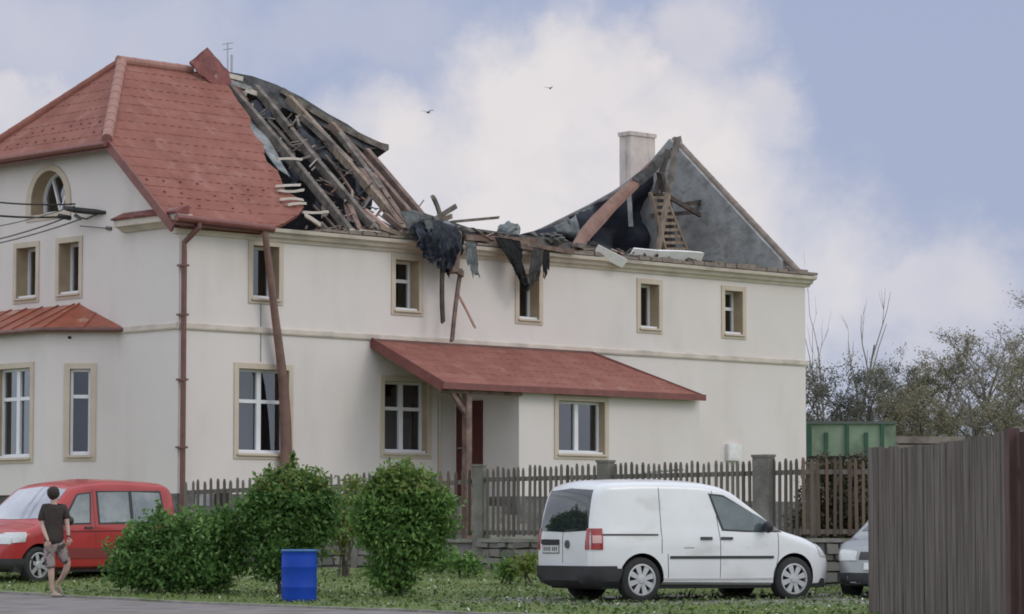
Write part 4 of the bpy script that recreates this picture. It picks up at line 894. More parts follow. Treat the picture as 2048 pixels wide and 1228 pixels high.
# ------------------------------------------------------------------ tall plank fence on the right
pm = mat('grey_brown_plank', (.075, .061, .055), .9, (.20, .17, .152), 3.2, .7, 25, stretch=(7, 7, .22), stain=((.08, .055, .052), 1.2, .55, .75, (4, 4, .3)))
pm2 = mat('maroon_plank', (.042, .022, .021), .9, (.075, .038, .035), 3, .3, 20, stretch=(4, 4, .4))
tops = [(1735, 903), (1745, 895), (1790, 897), (1850, 893), (1900, 886), (1950, 877), (2000, 867), (2020, 861)]
pA, pB = at(1737, 900, 41.0), at(2018, 861, 37.0)
pfence = empty('plank_fence', (pA.x, pA.y, gz(41)), 0, 'tall weathered grey-brown plank fence at the right edge', 'fence')
po = pfence.location.copy(); d = Vector((pB.x-pA.x, pB.y-pA.y, 0)); ln = d.length; d.normalize(); nn = Vector((-d.y, d.x, 0))
x = 0; mb = Off(po); i = 0
while x < ln-.02:
    w_ = min(random.choice((.13, .16, .18, .20)), ln-x); c = Vector((pA.x, pA.y, 0))+d*(x+w_/2); D = c.y
    pxm = 1024+c.x/D*F; zt = at(pxm, interp(pxm, [t[0] for t in tops], [t[1] for t in tops]), D).z+random.uniform(-.022, .018)
    off = random.uniform(-.008, .008); e = .0045; h = w_/2-e; z0 = gz(D)-.15
    sl_ = random.uniform(-.006, .006)
    def bf(xx, y, z, c=c, off=off): return c+d*xx+nn*(y+off)+Vector((0, 0, z))
    vs = [bf(-h, -.012, z0), bf(-h+.012, -.02, z0), bf(h-.012, -.02, z0), bf(h, -.012, z0), bf(h, .012, z0), bf(-h, .012, z0)]
    vs += [v+Vector((0, 0, zt-z0+(.01 if k in (1, 2) else 0)))+d*sl_ for k, v in enumerate(vs)]
    mb.add(vs, [(0, 1, 7, 6), (1, 2, 8, 7), (2, 3, 9, 8), (3, 4, 10, 9), (4, 5, 11, 10), (5, 0, 6, 11), (6, 7, 8, 9, 10, 11)])
    x += w_; i += 1
mb.build('board_panel', pm, pfence)
for z in (.5, 1.85):
    mb = Off(po); mb.beam(Vector((pA.x, pA.y, z))+nn*.06, Vector((pB.x, pB.y, z))+nn*.06, .06, .09); mb.build('rail', pm, pfence)
pc = Vector((pB.x, pB.y, 0))+d*.075
mb = Off(po); mb.box((-.065, -.07, -.3), (.065, .07, at(2026, 857, 37).z), lambda x, y, z: pc+d*x+nn*y+Vector((0, 0, z))); mb.build('post', mat('red_brown_post', (.065, .036, .034), .9, (.11, .062, .056), 3, .4, 20, stretch=(3, 3, .4)), pfence)
gate = empty('maroon_gate', (pc.x+.1, pc.y, gz(37)), 0, 'dark maroon gate boards at the far right edge beside the fence post', 'gate')
mb = Off(gate.location)
q = pc+d*.10
for k in range(9): mb.box((k*.13+.005, .05, -.1), (k*.13+.12, .075, 2.2+.02*k), lambda x, y, z: q+d*x+nn*y+Vector((0, 0, z)))
mb.build('board_panel', pm2, gate)
mb = Off(gate.location); mb.box((.0, .08, 1.7), (1.2, .12, 1.8), lambda x, y, z: q+d*x+nn*y+Vector((0, 0, z))); mb.build('rail', pm2, gate)

# ------------------------------------------------------------------ cars
tyrem = mat('tyre_rubber', (.018, .018, .019), .85, (.03, .03, .03), 6)
rimm = mat('alloy_rim', (.50, .50, .51), .35, (.42, .42, .43), 8, metal=.5)
rimd = mat('rim_shade_chassis_black', (.02, .02, .02), .8)  # near-black for the shade behind spokes, and for underbody and chassis
cblack = mat('black_trim', (.022, .022, .025), .55, (.03, .03, .033), 6)
cseam = mat('panel_gap', (.05, .05, .052), .8)
cglass = mat('tinted_glass', (.018, .022, .026), .04, spec=.6, coat=.3)
cglass2 = mat('painted_reflection_glass', (.045, .07, .08), .05, (.17, .19, .19), 1.6, spec=.8, coat=1.0, contrast=(.4, .6))  # blue-green mottling in the colour stands for reflections
wglass = mat('windscreen_painted_sky', (.20, .21, .26), .05, (.34, .34, .40), 1.5, spec=.8, coat=1.0)  # pale lavender sky reflection put into the base colour
platem = mat('number_plate', (.62, .62, .62), .5); redlamp = mat('red_lamp', (.30, .02, .018), .2, coat=.5); whlamp = mat('clear_lamp', (.55, .56, .56), .15, (.42, .43, .43), 30, coat=1)
orlamp = mat('pink_lamp', (.60, .36, .33), .2, coat=.5)
def wheel(parent, x, y, r, w_, side, spokes, style):
    mb = MB(); c = (x, y, r); s = side
    R_ = r; ri = r*.68
    mb.lathe([(ri, -w_/2), (R_*.93, -w_/2), (R_*.985, -w_/2+.02), (R_, -w_/2+.045), (R_, w_/2-.045), (R_*.985, w_/2-.02), (R_*.93, w_/2), (ri, w_/2), (ri, -w_/2)], 'y', 36, c)
    o = mb.build('wheel', tyrem, parent, True)
    mb = MB(); yo = y+s*(w_/2-.005)
    mb.lathe([(ri*1.03, (w_/2+.004)*s), (ri*.93, (w_/2+.006)*s), (ri*.89, (w_/2-.02)*s), (ri*.87, 0)], 'y', 36, c)
    for k in range(spokes):
        t = 2*math.pi*k/spokes+.3
        for off in (-.0,):
            a = Vector((math.cos(t), 0, math.sin(t))); b = Vector((-math.sin(t), 0, math.cos(t))); W0, W1 = (.052, .06) if style == 'many' else (.06, .045)
            p0 = Vector(c)+a*.04; p1 = Vector(c)+a*ri*.93
            y0, y1 = s*(w_/2-.002), s*(w_/2-.005)
            vs = [p0-b*W0/2+Vector((0, y0, 0)), p0+b*W0/2+Vector((0, y0, 0)), p1+b*W1/2*1.5+Vector((0, y1, 0)), p1-b*W1/2*1.5+Vector((0, y1, 0))]
            mb.add(vs+[v-Vector((0, s*.03, 0)) for v in vs], [(0, 1, 2, 3), (4, 5, 1, 0), (5, 6, 2, 1), (6, 7, 3, 2), (7, 4, 0, 3)])
    mb.lathe([(0.001, (w_/2+.008)*s), (.055, (w_/2+.006)*s), (.075, (w_/2-.01)*s), (.08, (w_/2-.05)*s)], 'y', 20, c)
    mb.build('rim', rimm, o, False)
    mb = MB(); mb.lathe([(.001, s*(w_/2-.07)), (ri*.9, s*(w_/2-.06))], 'y', 24, c); mb.build('shade_disc', rimd, o)  # black backing disc painted as the shade between the spokes
def car(name, label, paint, P, cat='car'):
    root = empty(name, P['loc'], P['yaw'], label, cat)
    xs_ = np.concatenate([np.linspace(P['x0'], P['x0']+.3, 12)[:-1], np.linspace(P['x0']+.3, P['x1']-.5, 60)[:-1], np.linspace(P['x1']-.5, P['x1'], 22)])
    zt = lambda x: interp(x, *zip(*P['top'])); zb = lambda x: interp(x, *zip(*P['bot'])); Wf = lambda x: interp(x, *zip(*P['plan']))
    # smooth the profile lines a little
    def sm(f, x, h=.045): x0, x1 = P['x0'], P['x1']; return sum(f(min(max(x+k*h, x0), x1)) for k in (-1, -.5, 0, .5, 1))/5
    belt, tum, r, crown = P['belt'], P['tum'], P['r'], P.get('crown', .05)
    vs = []; K = 0
    for x in xs_:
        Wd = sm(Wf, x); T = sm(zt, x) if P['x0']+.08 < x < P['x1']-.05 else zt(x); Bz = zb(x); pts = [(0, Bz), (Wd*.6, Bz), (Wd*.88, Bz+.01), (Wd*.965, Bz+.05)]
        zs1 = max(T-crown-r, Bz+.09); rr = max(.02, T-crown-zs1)
        def side(z):
            k = (z-Bz)/(belt-Bz) if belt > Bz else 0
            bulge = 1-.035*(max(0, 1-k*1.6))**2
            return Wd*bulge - tum*max(0, z-belt)-.02*max(0, min(1, (z-belt+.05)/.1))
        for i in range(12):
            z = Bz+.09+(zs1-Bz-.09)*i/11; pts.append((side(z), z))
        ys = pts[-1][0]; ry = min(r*1.5, ys*.5)
        for i in range(1, 8):
            a = math.pi/2*i/7; pts.append((ys-ry*(1-math.cos(a)), zs1+rr*math.sin(a)))
        yt = pts[-1][0]; 
        for i in range(1, 7):
            y = yt*(1-i/6); pts.append((y, T-crown*(y/max(yt, .01))**2))
        K = len(pts); vs += [(x, y, z) for y, z in pts]+[(x, -y, z) for y, z in pts[1:-1][::-1]]
    M_ = 2*K-2; n = len(xs_); fs = [(i*M_+j, i*M_+(j+1) % M_, (i+1)*M_+(j+1) % M_, (i+1)*M_+j) for i in range(n-1) for j in range(M_)]
    fs += [tuple(range(M_))[::-1], tuple((n-1)*M_+j for j in range(M_))]
    body = mesh_obj('body', vs, fs, [paint, cblack], root, True)
    b = bmesh.new(); b.from_mesh(body.data); bmesh.ops.recalc_face_normals(b, faces=b.faces); bvh = BVHTree.FromBMesh(b); b.to_mesh(body.data); b.free()
    # cut the wheel arches
    for wx in P['wheels']:
        for s in (-1, 1):
            mb = MB(); rr = P['wr']*1.13; yc = s*(max(Wf(wx), .8)-.13); seg = []
            mb.lathe([(.001, yc-.22), (rr, yc-.22), (rr, yc+.22), (.001, yc+.22)], 'y', 40, (wx, 0, P['wr']+.015), mi=1)
            cut = mb.build('cut', [paint, cblack]); bm = bmesh.new(); bm.from_mesh(cut.data); bmesh.ops.remove_doubles(bm, verts=bm.verts, dist=.002); bmesh.ops.recalc_face_normals(bm, faces=bm.faces); bm.to_mesh(cut.data); bm.free()
            cut.parent = root
            md = body.modifiers.new('cut', 'BOOLEAN'); md.operation = 'DIFFERENCE'; md.solver = 'EXACT'; md.object = cut
            bpy.context.view_layer.update(); dg = bpy.context.evaluated_depsgraph_get(); me = bpy.data.meshes.new_from_object(body.evaluated_get(dg))
            body.modifiers.clear(); body.data = me; bpy.data.objects.remove(cut)
            for p in me.polygons: p.use_smooth = True
    me.set_sharp_from_angle(angle=R(35))
    def proj(a, b2, mode):
        if mode in ('R', 'L'): s = -1 if mode == 'R' else 1; o_, dr = Vector((a, 3*s, b2)), Vector((0, -s, 0))
        elif mode == 'B': o_, dr = Vector((-5, a, b2)), Vector((1, 0, 0))
        elif mode == 'F': o_, dr = Vector((5, a, b2)), Vector((-1, 0, 0))
        elif mode == 'W': # around the plan outline: a = angle
            dr = Vector((math.cos(a), math.sin(a), 0)); o_ = Vector((P.get('wc', 0), 0, b2))-dr*-6; o_.z = b2; dr = -dr
        h = bvh.ray_cast(o_, dr); 
        return (h[0], h[1]) if h[0] is not None else None
    def panel(nm, lo_, hi_, mode, m, eps=.005, nx=16, nz=8, par=None):
        def rs(c, n):
            L_ = [0]
            for p, q in zip(c[:-1], c[1:]): L_.append(L_[-1]+math.hypot(q[0]-p[0], q[1]-p[1]))
            t = np.linspace(0, L_[-1] or 1, n+1); return list(zip(np.interp(t, L_, [p[0] for p in c]), np.interp(t, L_, [p[1] for p in c])))
        A, B = rs(lo_, nx), rs(hi_, nx); g = []; last = None
        for i in range(nx+1):
            for j in range(nz+1):
                t = j/nz; a, b2 = A[i][0]*(1-t)+B[i][0]*t, A[i][1]*(1-t)+B[i][1]*t; h = proj(a, b2, mode)
                if h is None: h = last or (Vector((0, 0, .5)), Vector((0, 0, 1)))
                last = h; nrm = h[1]; 
                g.append((h[0], nrm))
        outv = [p+q*eps for p, q in g]; inn = [p-q*.004 for p, q in g]; N_ = len(g)
        f = [(i*(nz+1)+j, (i+1)*(nz+1)+j, (i+1)*(nz+1)+j+1, i*(nz+1)+j+1) for i in range(nx) for j in range(nz)]
        rim_ = [(i, 0) for i in range(nx)]+[(nx, j) for j in range(nz)]+[(i, nz) for i in range(nx, 0, -1)]+[(0, j) for j in range(nz, 0, -1)]
        idx = [i*(nz+1)+j for i, j in rim_]
        f2 = [(idx[k], idx[(k+1) % len(idx)], N_+idx[(k+1) % len(idx)], N_+idx[k]) for k in range(len(idx))]
        o = mesh_obj(nm, outv+inn, f+f2, m, par or root, True)
        b = bmesh.new(); b.from_mesh(o.data); bmesh.ops.recalc_face_normals(b, faces=b.faces)
        if True:   # face outward
            fc = b.faces[:][0] if not hasattr(b.faces, 'ensure_lookup_table') else (b.faces.ensure_lookup_table() or b.faces[0])
            if fc.normal.dot(g[0][1]) < 0: bmesh.ops.reverse_faces(b, faces=b.faces)
        b.to_mesh(o.data); b.free(); o.data.set_sharp_from_angle(angle=R(40)); return o
    for wx in P['wheels']:
        for s in (-1, 1): wheel(root, wx, s*P['track'], P['wr'], P['ww'], s, P['spokes'], P['style'])
    return root, panel, proj
def seam(panel, pts, mode, m=None, w_=.010, nm='door_seam'):
    a = [(x-w_/2 if abs(pts[-1][1]-pts[0][1]) > abs(pts[-1][0]-pts[0][0]) else x, z-w_/2 if abs(pts[-1][1]-pts[0][1]) <= abs(pts[-1][0]-pts[0][0]) else z) for x, z in pts]
    b = [(x+w_/2 if abs(pts[-1][1]-pts[0][1]) > abs(pts[-1][0]-pts[0][0]) else x, z+w_/2 if abs(pts[-1][1]-pts[0][1]) <= abs(pts[-1][0]-pts[0][0]) else z) for x, z in pts]
    return panel(nm, a, b, mode, m or cseam, .002, 18, 1)
white = mat('white_paint', (.66, .665, .68), .35, (.72, .725, .735), 1.2, coat=.5, stain=((.50, .48, .44), 1.3, .55, .8, (1, 1, 2)))
TH_ = R(28)
van, pn, pj = car('white_van', 'white panel van with tinted rear window parked on the gravel', white, dict(loc=(2.69, 47.8, .015), yaw=TH_, x0=-2.19, x1=2.19,
    top=[(-2.19, .95), (-2.17, 1.10), (-2.13, 1.35), (-2.07, 1.62), (-2.01, 1.75), (-1.88, 1.81), (-1.4, 1.835), (-.7, 1.84), (-.2, 1.82), (.1, 1.77), (.32, 1.69), (.7, 1.43), (1.12, 1.13), (1.25, 1.09), (1.6, 1.0), (1.9, .89), (2.05, .78), (2.13, .64), (2.19, .42)],
    bot=[(-2.19, .32), (-2.0, .26), (-1.7, .26), (1.9, .22), (2.19, .26)], plan=[(-2.19, .74), (-2.15, .80), (-2.05, .85), (-1.85, .885), (-1.3, .90), (1.2, .90), (1.6, .88), (1.9, .79), (2.05, .70), (2.14, .60), (2.19, .50)],
    belt=1.0, tum=.13, r=.13, crown=.04, wheels=(-1.34, 1.34), wr=.335, ww=.215, track=.775, spokes=8, style='many'), 'van')
def mirror_modes(f):
    for md in ('R', 'L'): f(md)
def vside(md):
    pn('window_rubber', [(.06, 1.06), (.5, 1.04), (1.14, 1.04)], [(-.14, 1.62), (.12, 1.60), (1.10, 1.075)], md, cblack, .003, 20, 8)
    pn('side_window', [(.09, 1.085), (.5, 1.065), (.92, 1.06)], [(-.095, 1.59), (.12, 1.57), (.86, 1.215)], md, mat('van_side_glass', (.05, .075, .08), .05, (.10, .13, .135), 3, coat=.8), .007, 16, 8)
    pn('quarter_window', [(.96, 1.06), (1.09, 1.062)], [(.92, 1.18), (1.05, 1.09)], md, mat('grey_quarter_glass', (.16, .14, .14), .1), .007, 6, 4)
    pn('slide_rail', [(-2.02, .985), (-1.06, .985)], [(-2.02, 1.01), (-1.06, 1.01)], md, cblack, .008, 20, 1)
    pn('side_moulding', [(-.86, .645), (.96, .645)], [(-.86, .685), (.96, .685)], md, cblack, .014, 30, 1)
    pn('lower_moulding', [(-.96, .335), (.96, .335)], [(-.96, .36), (.96, .36)], md, mat('white_edge', (.5, .5, .51), .5), .012, 30, 1)
    for x0 in (-.33, .03):
        pn('door_handle', [(x0, .925), (x0+.2, .925)], [(x0, .965), (x0+.2, .965)], md, cblack, .022, 6, 1)
    seam(pn, [(-1.0, 1.70), (-1.0, 1.0), (-1.0, .72)], md); seam(pn, [(-.08, 1.66), (-.02, 1.3), (.02, .9), (.02, .33)], md); seam(pn, [(-.90, .72), (-.88, .33)], md)
    seam(pn, [(1.05, 1.03), (1.05, .7), (.98, .36)], md)
    pn('fuel_flap', [(-.62, .80), (-.44, .80)], [(-.62, .81), (-.44, .81)], md, cseam, .002, 4, 1) if md == 'R' else None
mirror_modes(vside)
# rear
pn('rear_window', [(-.73, 1.06), (0, 1.04), (.73, 1.06)], [(-.64, 1.66), (0, 1.69), (.64, 1.66)], 'B', cglass, .006, 24, 10)
seam(pn, [(0, .58), (0, 1.7)], 'B', w_=.014)
pn('wiper', [(-.45, 1.07), (-.1, 1.05)], [(-.45, 1.085), (-.1, 1.07)], 'B', cblack, .02, 6, 1)
pn('plate_recess', [(.10, .72), (.62, .72)], [(.10, .93), (.62, .93)], 'B', mat('recess_grey', (.12, .12, .125), .6), .006, 8, 2)
pn('plate_handle', [(.10, .86), (.62, .86)], [(.10, .93), (.62, .93)], 'B', cblack, .03, 8, 2)
pn('number_plate', [(.12, .735), (.60, .735)], [(.12, .845), (.60, .845)], 'B', platem, .012, 6, 2)
for k in range(7): pn('plate_character', [(.16+k*.058+(.03 if k > 2 else 0), .76), (.19+k*.058+(.03 if k > 2 else 0), .76)], [(.16+k*.058+(.03 if k > 2 else 0), .82), (.19+k*.058+(.03 if k > 2 else 0), .82)], 'B', cblack, .014, 1, 1)
h = pj(-.16, .86, 'B')[0]
mb = MB(); mb.lathe([(.001, 0), (.05, 0), (.062, -.012), (.06, .015), (.001, .015)], 'y', 20); 
em = mb.build('emblem', mat('emblem_grey', (.12, .12, .13), .4, metal=.4), van); em.location = h+Vector((-.012, 0, 0)); em.rotation_euler = (0, 0, R(90))
mb = MB(); mb.beam((-.04, -.018, .035), (-.012, -.018, -.035), .010, .006, up=(0, 1, 0)); mb.beam((.04, -.018, .035), (.012, -.018, -.035), .010, .006, up=(0, 1, 0)); mb.beam((-.012, -.018, -.035), (0, -.018, .02), .010, .006, up=(0, 1, 0)); mb.beam((.012, -.018, -.035), (0, -.018, .02), .010, .006, up=(0, 1, 0)); mb.build('emblem_mark', rimm, em)
pi = math.pi
for s in (1, -1):
    pn('tail_lamp', [(-2.15, .78), (-1.99, .78)], [(-2.14, 1.09), (-1.99, 1.09)], 'R' if s < 0 else 'L', redlamp, .016, 6, 6)
    pn('lamp_lens', [(-2.13, .875), (-2.01, .875)], [(-2.13, .985), (-2.01, .985)], 'R' if s < 0 else 'L', orlamp, .020, 4, 3)
    pn('tail_lamp', [(s*.70, .78), (s*.775, .78)], [(s*.70, 1.09), (s*.765, 1.09)], 'B', redlamp, .014, 4, 6)
# bumpers wrap round the ends
pn('rear_bumper', [(pi-.46+.92*k/20, .27) for k in range(21)], [(pi-.46+.92*k/20, .54) for k in range(21)], 'W', cblack, .045, 40, 5)
for md in ('R', 'L'): pn('sill', [(-1.72, .285), (-1.7, .285), (-2.1, .285)][::-1], [(-1.66, .5), (-1.7, .5), (-2.1, .52)][::-1], md, cblack, .012, 8, 4)
pn('front_bumper_grille', [(-.4, .36), (.4, .36)], [(-.4, .5), (.4, .5)], 'F', cblack, .01, 8, 3)
for s in (1, -1):
    pn('headlight', [(1.86, .68), (2.05, .66)], [(1.78, .86), (1.95, .84)], 'R' if s < 0 else 'L', whlamp, .012, 8, 4)
    pn('headlight', [(s*.38, .66), (s*.62, .66)], [(s*.40, .80), (s*.60, .84)], 'F', whlamp, .012, 8, 4)
pn('windscreen', [(-.72, 1.16), (0, 1.15), (.72, 1.16)], [(-.58, 1.63), (0, 1.67), (.58, 1.63)], 'F', cglass, .006, 16, 10)
for s in (-1, 1):
    mb = MB(); bm = bmesh.new(); bmesh.ops.create_icosphere(bm, subdivisions=2, radius=1)
    for v in bm.verts: v.co = Vector((v.co.x*.07, v.co.y*.12, v.co.z*.095))+Vector((.80, s*1.0, 1.12))
    me = bpy.data.meshes.new('mirror'); bm.to_mesh(me); bm.free(); me.materials.append(cblack); o = bpy.data.objects.new('mirror', me); COL.objects.link(o); o.parent = van
mb = MB(); mb.box((-1.95, -.78, .20), (1.95, .78, .34)); mb.build('underbody', rimd, van)

red = mat('red_paint', (.33, .022, .022), .4, (.40, .036, .034), 1.5, coat=.5, spec=.3)
TR = R(180+52)
rc, pn, pj = car('red_car', 'red high-roofed family car parked by the house behind the man', red, dict(loc=(-7.80, 54.5, .21), yaw=TR, x0=-2.05, x1=2.05,
    top=[(-2.05, .9), (-2.03, 1.2), (-1.97, 1.60), (-1.90, 1.72), (-1.7, 1.775), (-1.0, 1.80), (-.3, 1.80), (.25, 1.74), (.48, 1.67), (.85, 1.38), (1.22, 1.06), (1.35, 1.02), (1.7, .93), (1.92, .80), (2.02, .62), (2.05, .42)],
    bot=[(-2.05, .3), (-1.8, .25), (1.8, .22), (2.05, .26)], plan=[(-2.05, .72), (-1.98, .80), (-1.8, .84), (-1.2, .86), (1.2, .86), (1.6, .83), (1.85, .73), (1.98, .62), (2.05, .50)],
    belt=.98, tum=.14, r=.12, crown=.04, wheels=(-1.32, 1.37), wr=.31, ww=.19, track=.745, spokes=6, style='few'))
def rside(md):
    pn('window_rubber', [(.16, 1.0), (.9, .985)], [(.10, 1.56), (.44, 1.52)], md, cblack, .003, 14, 6)
    pn('front_side_window', [(.19, 1.03), (.80, 1.015)], [(.14, 1.53), (.42, 1.50)], md, cglass2, .006, 12, 6)
    pn('window_rubber', [(-1.72, 1.02), (-.02, 1.0)], [(-1.62, 1.60), (-.02, 1.58)], md, cblack, .003, 18, 6)
    pn('rear_side_window', [(-.80, 1.05), (-.06, 1.03)], [(-.80, 1.57), (-.06, 1.55)], md, cglass2, .006, 12, 6)
    pn('rear_side_window', [(-1.66, 1.05), (-.88, 1.05)], [(-1.58, 1.56), (-.88, 1.57)], md, cglass2, .006, 12, 6)
    pn('side_moulding', [(-.95, .42), (.98, .42)], [(-.95, .60), (.98, .60)], md, mat('dull_red_moulding', (.20, .03, .03), .5), .014, 20, 2)
    pn('side_groove', [(-1.9, .90), (.95, .86)], [(-1.9, .93), (.95, .88)], md, mat('dark_red_groove', (.12, .008, .008), .5), .003, 20, 1)
    seam(pn, [(.06, 1.6), (.06, 1.0), (.06, .35)], md); seam(pn, [(.98, 1.0), (.98, .4)], md); seam(pn, [(-.84, 1.0), (-.9, .7)], md)
    pn('door_handle', [(.14, .92), (.32, .92)], [(.14, .96), (.32, .96)], md, cblack, .02, 4, 1)
    pn('headlight', [(1.66, .70), (1.88, .68)], [(1.62, .86), (1.80, .85)], md, whlamp, .012, 8, 4)
mirror_modes(rside)
pn('windscreen', [(-.72, 1.10), (0, 1.08), (.72, 1.10)], [(-.60, 1.60), (0, 1.65), (.60, 1.60)], 'F', wglass, .006, 18, 10)
for s in (1, -1): pn('headlight', [(s*.35, .66), (s*.70, .66)], [(s*.38, .82), (s*.68, .85)], 'F', whlamp, .014, 8, 4)
pn('grille', [(-.45, .46), (.45, .46)], [(-.40, .60), (.40, .60)], 'F', cblack, .012, 8, 3); pn('number_plate', [(-.26, .34), (.26, .34)], [(-.26, .45), (.26, .45)], 'F', platem, .02, 4, 2)
pn('rear_window', [(-.66, 1.05), (.66, 1.05)], [(-.6, 1.58), (.6, 1.58)], 'B', cglass, .006, 8, 6)
for s in (1, -1): pn('tail_lamp', [(s*.66, .7), (s*.74, .7)], [(s*.68, 1.0), (s*.74, 1.0)], 'B', redlamp, .012, 2, 3)
pn('front_bumper', [(-.50+1.0*k/20, .26) for k in range(21)], [(-.50+1.0*k/20, .42) for k in range(21)], 'W', cblack, .03, 20, 4)
for s in (-1, 1):
    bm = bmesh.new(); bmesh.ops.create_icosphere(bm, subdivisions=2, radius=1)
    for v in bm.verts: v.co = Vector((v.co.x*.07, v.co.y*.13, v.co.z*.09))+Vector((.85, s*.99, 1.06))
    me = bpy.data.meshes.new('mirror'); bm.to_mesh(me); bm.free(); me.materials.append(cblack); o = bpy.data.objects.new('mirror', me); COL.objects.link(o); o.parent = rc
mb = MB(); mb.box((-1.85, -.75, .19), (1.85, .75, .32)); mb.build('underbody', rimd, rc)

silver = mat('silver_paint', (.22, .23, .23), .35, (.28, .29, .29), 1.5, coat=.6, metal=.3)
sc_, pn, pj = car('silver_car', 'silver car with clear headlight half hidden behind the plank fence', silver, dict(loc=(6.50, 49.5, .04), yaw=math.atan2(-.91, -.42), x0=-1.95, x1=2.2,
    top=[(-1.95, .8), (-1.9, .98), (-1.8, 1.05), (-1.6, 1.12), (-1.0, 1.40), (-.5, 1.46), (.1, 1.44), (.45, 1.33), (1.0, 1.02), (1.1, .98), (1.6, .92), (1.95, .80), (2.12, .66), (2.2, .44)],
    bot=[(-1.95, .32), (-1.8, .24), (1.9, .2), (2.2, .24)], plan=[(-1.95, .6), (-1.88, .74), (-1.7, .84), (-1.2, .87), (1.2, .87), (1.7, .82), (1.98, .72), (2.12, .62), (2.2, .52)],
    belt=.92, tum=.38, r=.09, crown=.04, wheels=(-1.3, 1.3), wr=.31, ww=.2, track=.75, spokes=6, style='few'))
def sside(md):
    pn('side_window', [(-.98, .96), (.95, .96)], [(-.7, 1.32), (.42, 1.28)], md, cglass, .006, 14, 5); seam(pn, [(.0, 1.3), (.0, .35)], md)
    pn('headlight', [(1.82, .62), (2.02, .60)], [(1.76, .76), (1.95, .74)], md, whlamp, .012, 6, 4)
mirror_modes(sside)
pn('windscreen', [(-.72, 1.04), (0, 1.04), (.72, 1.04)], [(-.55, 1.32), (0, 1.36), (.55, 1.32)], 'F', cglass, .006, 14, 8)
for s in (1, -1): pn('headlight', [(s*.40, .58), (s*.74, .58)], [(s*.42, .72), (s*.70, .75)], 'F', whlamp, .014, 8, 4)
pn('grille', [(-.36, .60), (.36, .60)], [(-.36, .71), (.36, .71)], 'F', cblack, .012, 8, 3); pn('number_plate', [(-.26, .44), (.26, .44)], [(-.26, .545), (.26, .545)], 'F', platem, .025, 4, 2)
pn('front_bumper', [(-.55+1.1*k/20, .24) for k in range(21)], [(-.55+1.1*k/20, .40) for k in range(21)], 'W', cblack, .02, 20, 4)
mb = MB(); mb.box((-1.75, -.7, .19), (1.85, .7, .3)); mb.build('underbody', rimd, sc_)

# ------------------------------------------------------------------ barrel
bl = mat('blue_plastic', (.005, .045, .33), .6, (.008, .055, .40), 2.5, .1, 20, spec=.25, stain=((.03, .07, .25), 4, .6, .75, (1, 1, .4)))
bp0 = at(598, 1203, 46.6); bar = empty('barrel', (bp0.x, bp0.y, gz(46.6)), 0, 'blue plastic barrel standing on the grass between the shrubs', 'barrel')
mb = MB(); pr = [(.001, 0), (.235, 0), (.255, .02), (.262, .06), (.262, .20), (.268, .215), (.268, .235), (.262, .25), (.262, .50), (.268, .515), (.268, .535), (.262, .55), (.262, .68), (.255, .71), (.262, .725), (.262, .745)]
mb.lathe(pr, 'z', 48); mb.build('barrel_body', bl, bar, True)
mb = MB(); mb.lathe([(.262, .748), (.274, .75), (.276, .775), (.262, .785), (.245, .78), (.24, .765), (.001, .762)], 'z', 48); mb.build('lid', mat('barrel_rim', (.03, .12, .34), .4, (.05, .16, .38), 3), bar, True)

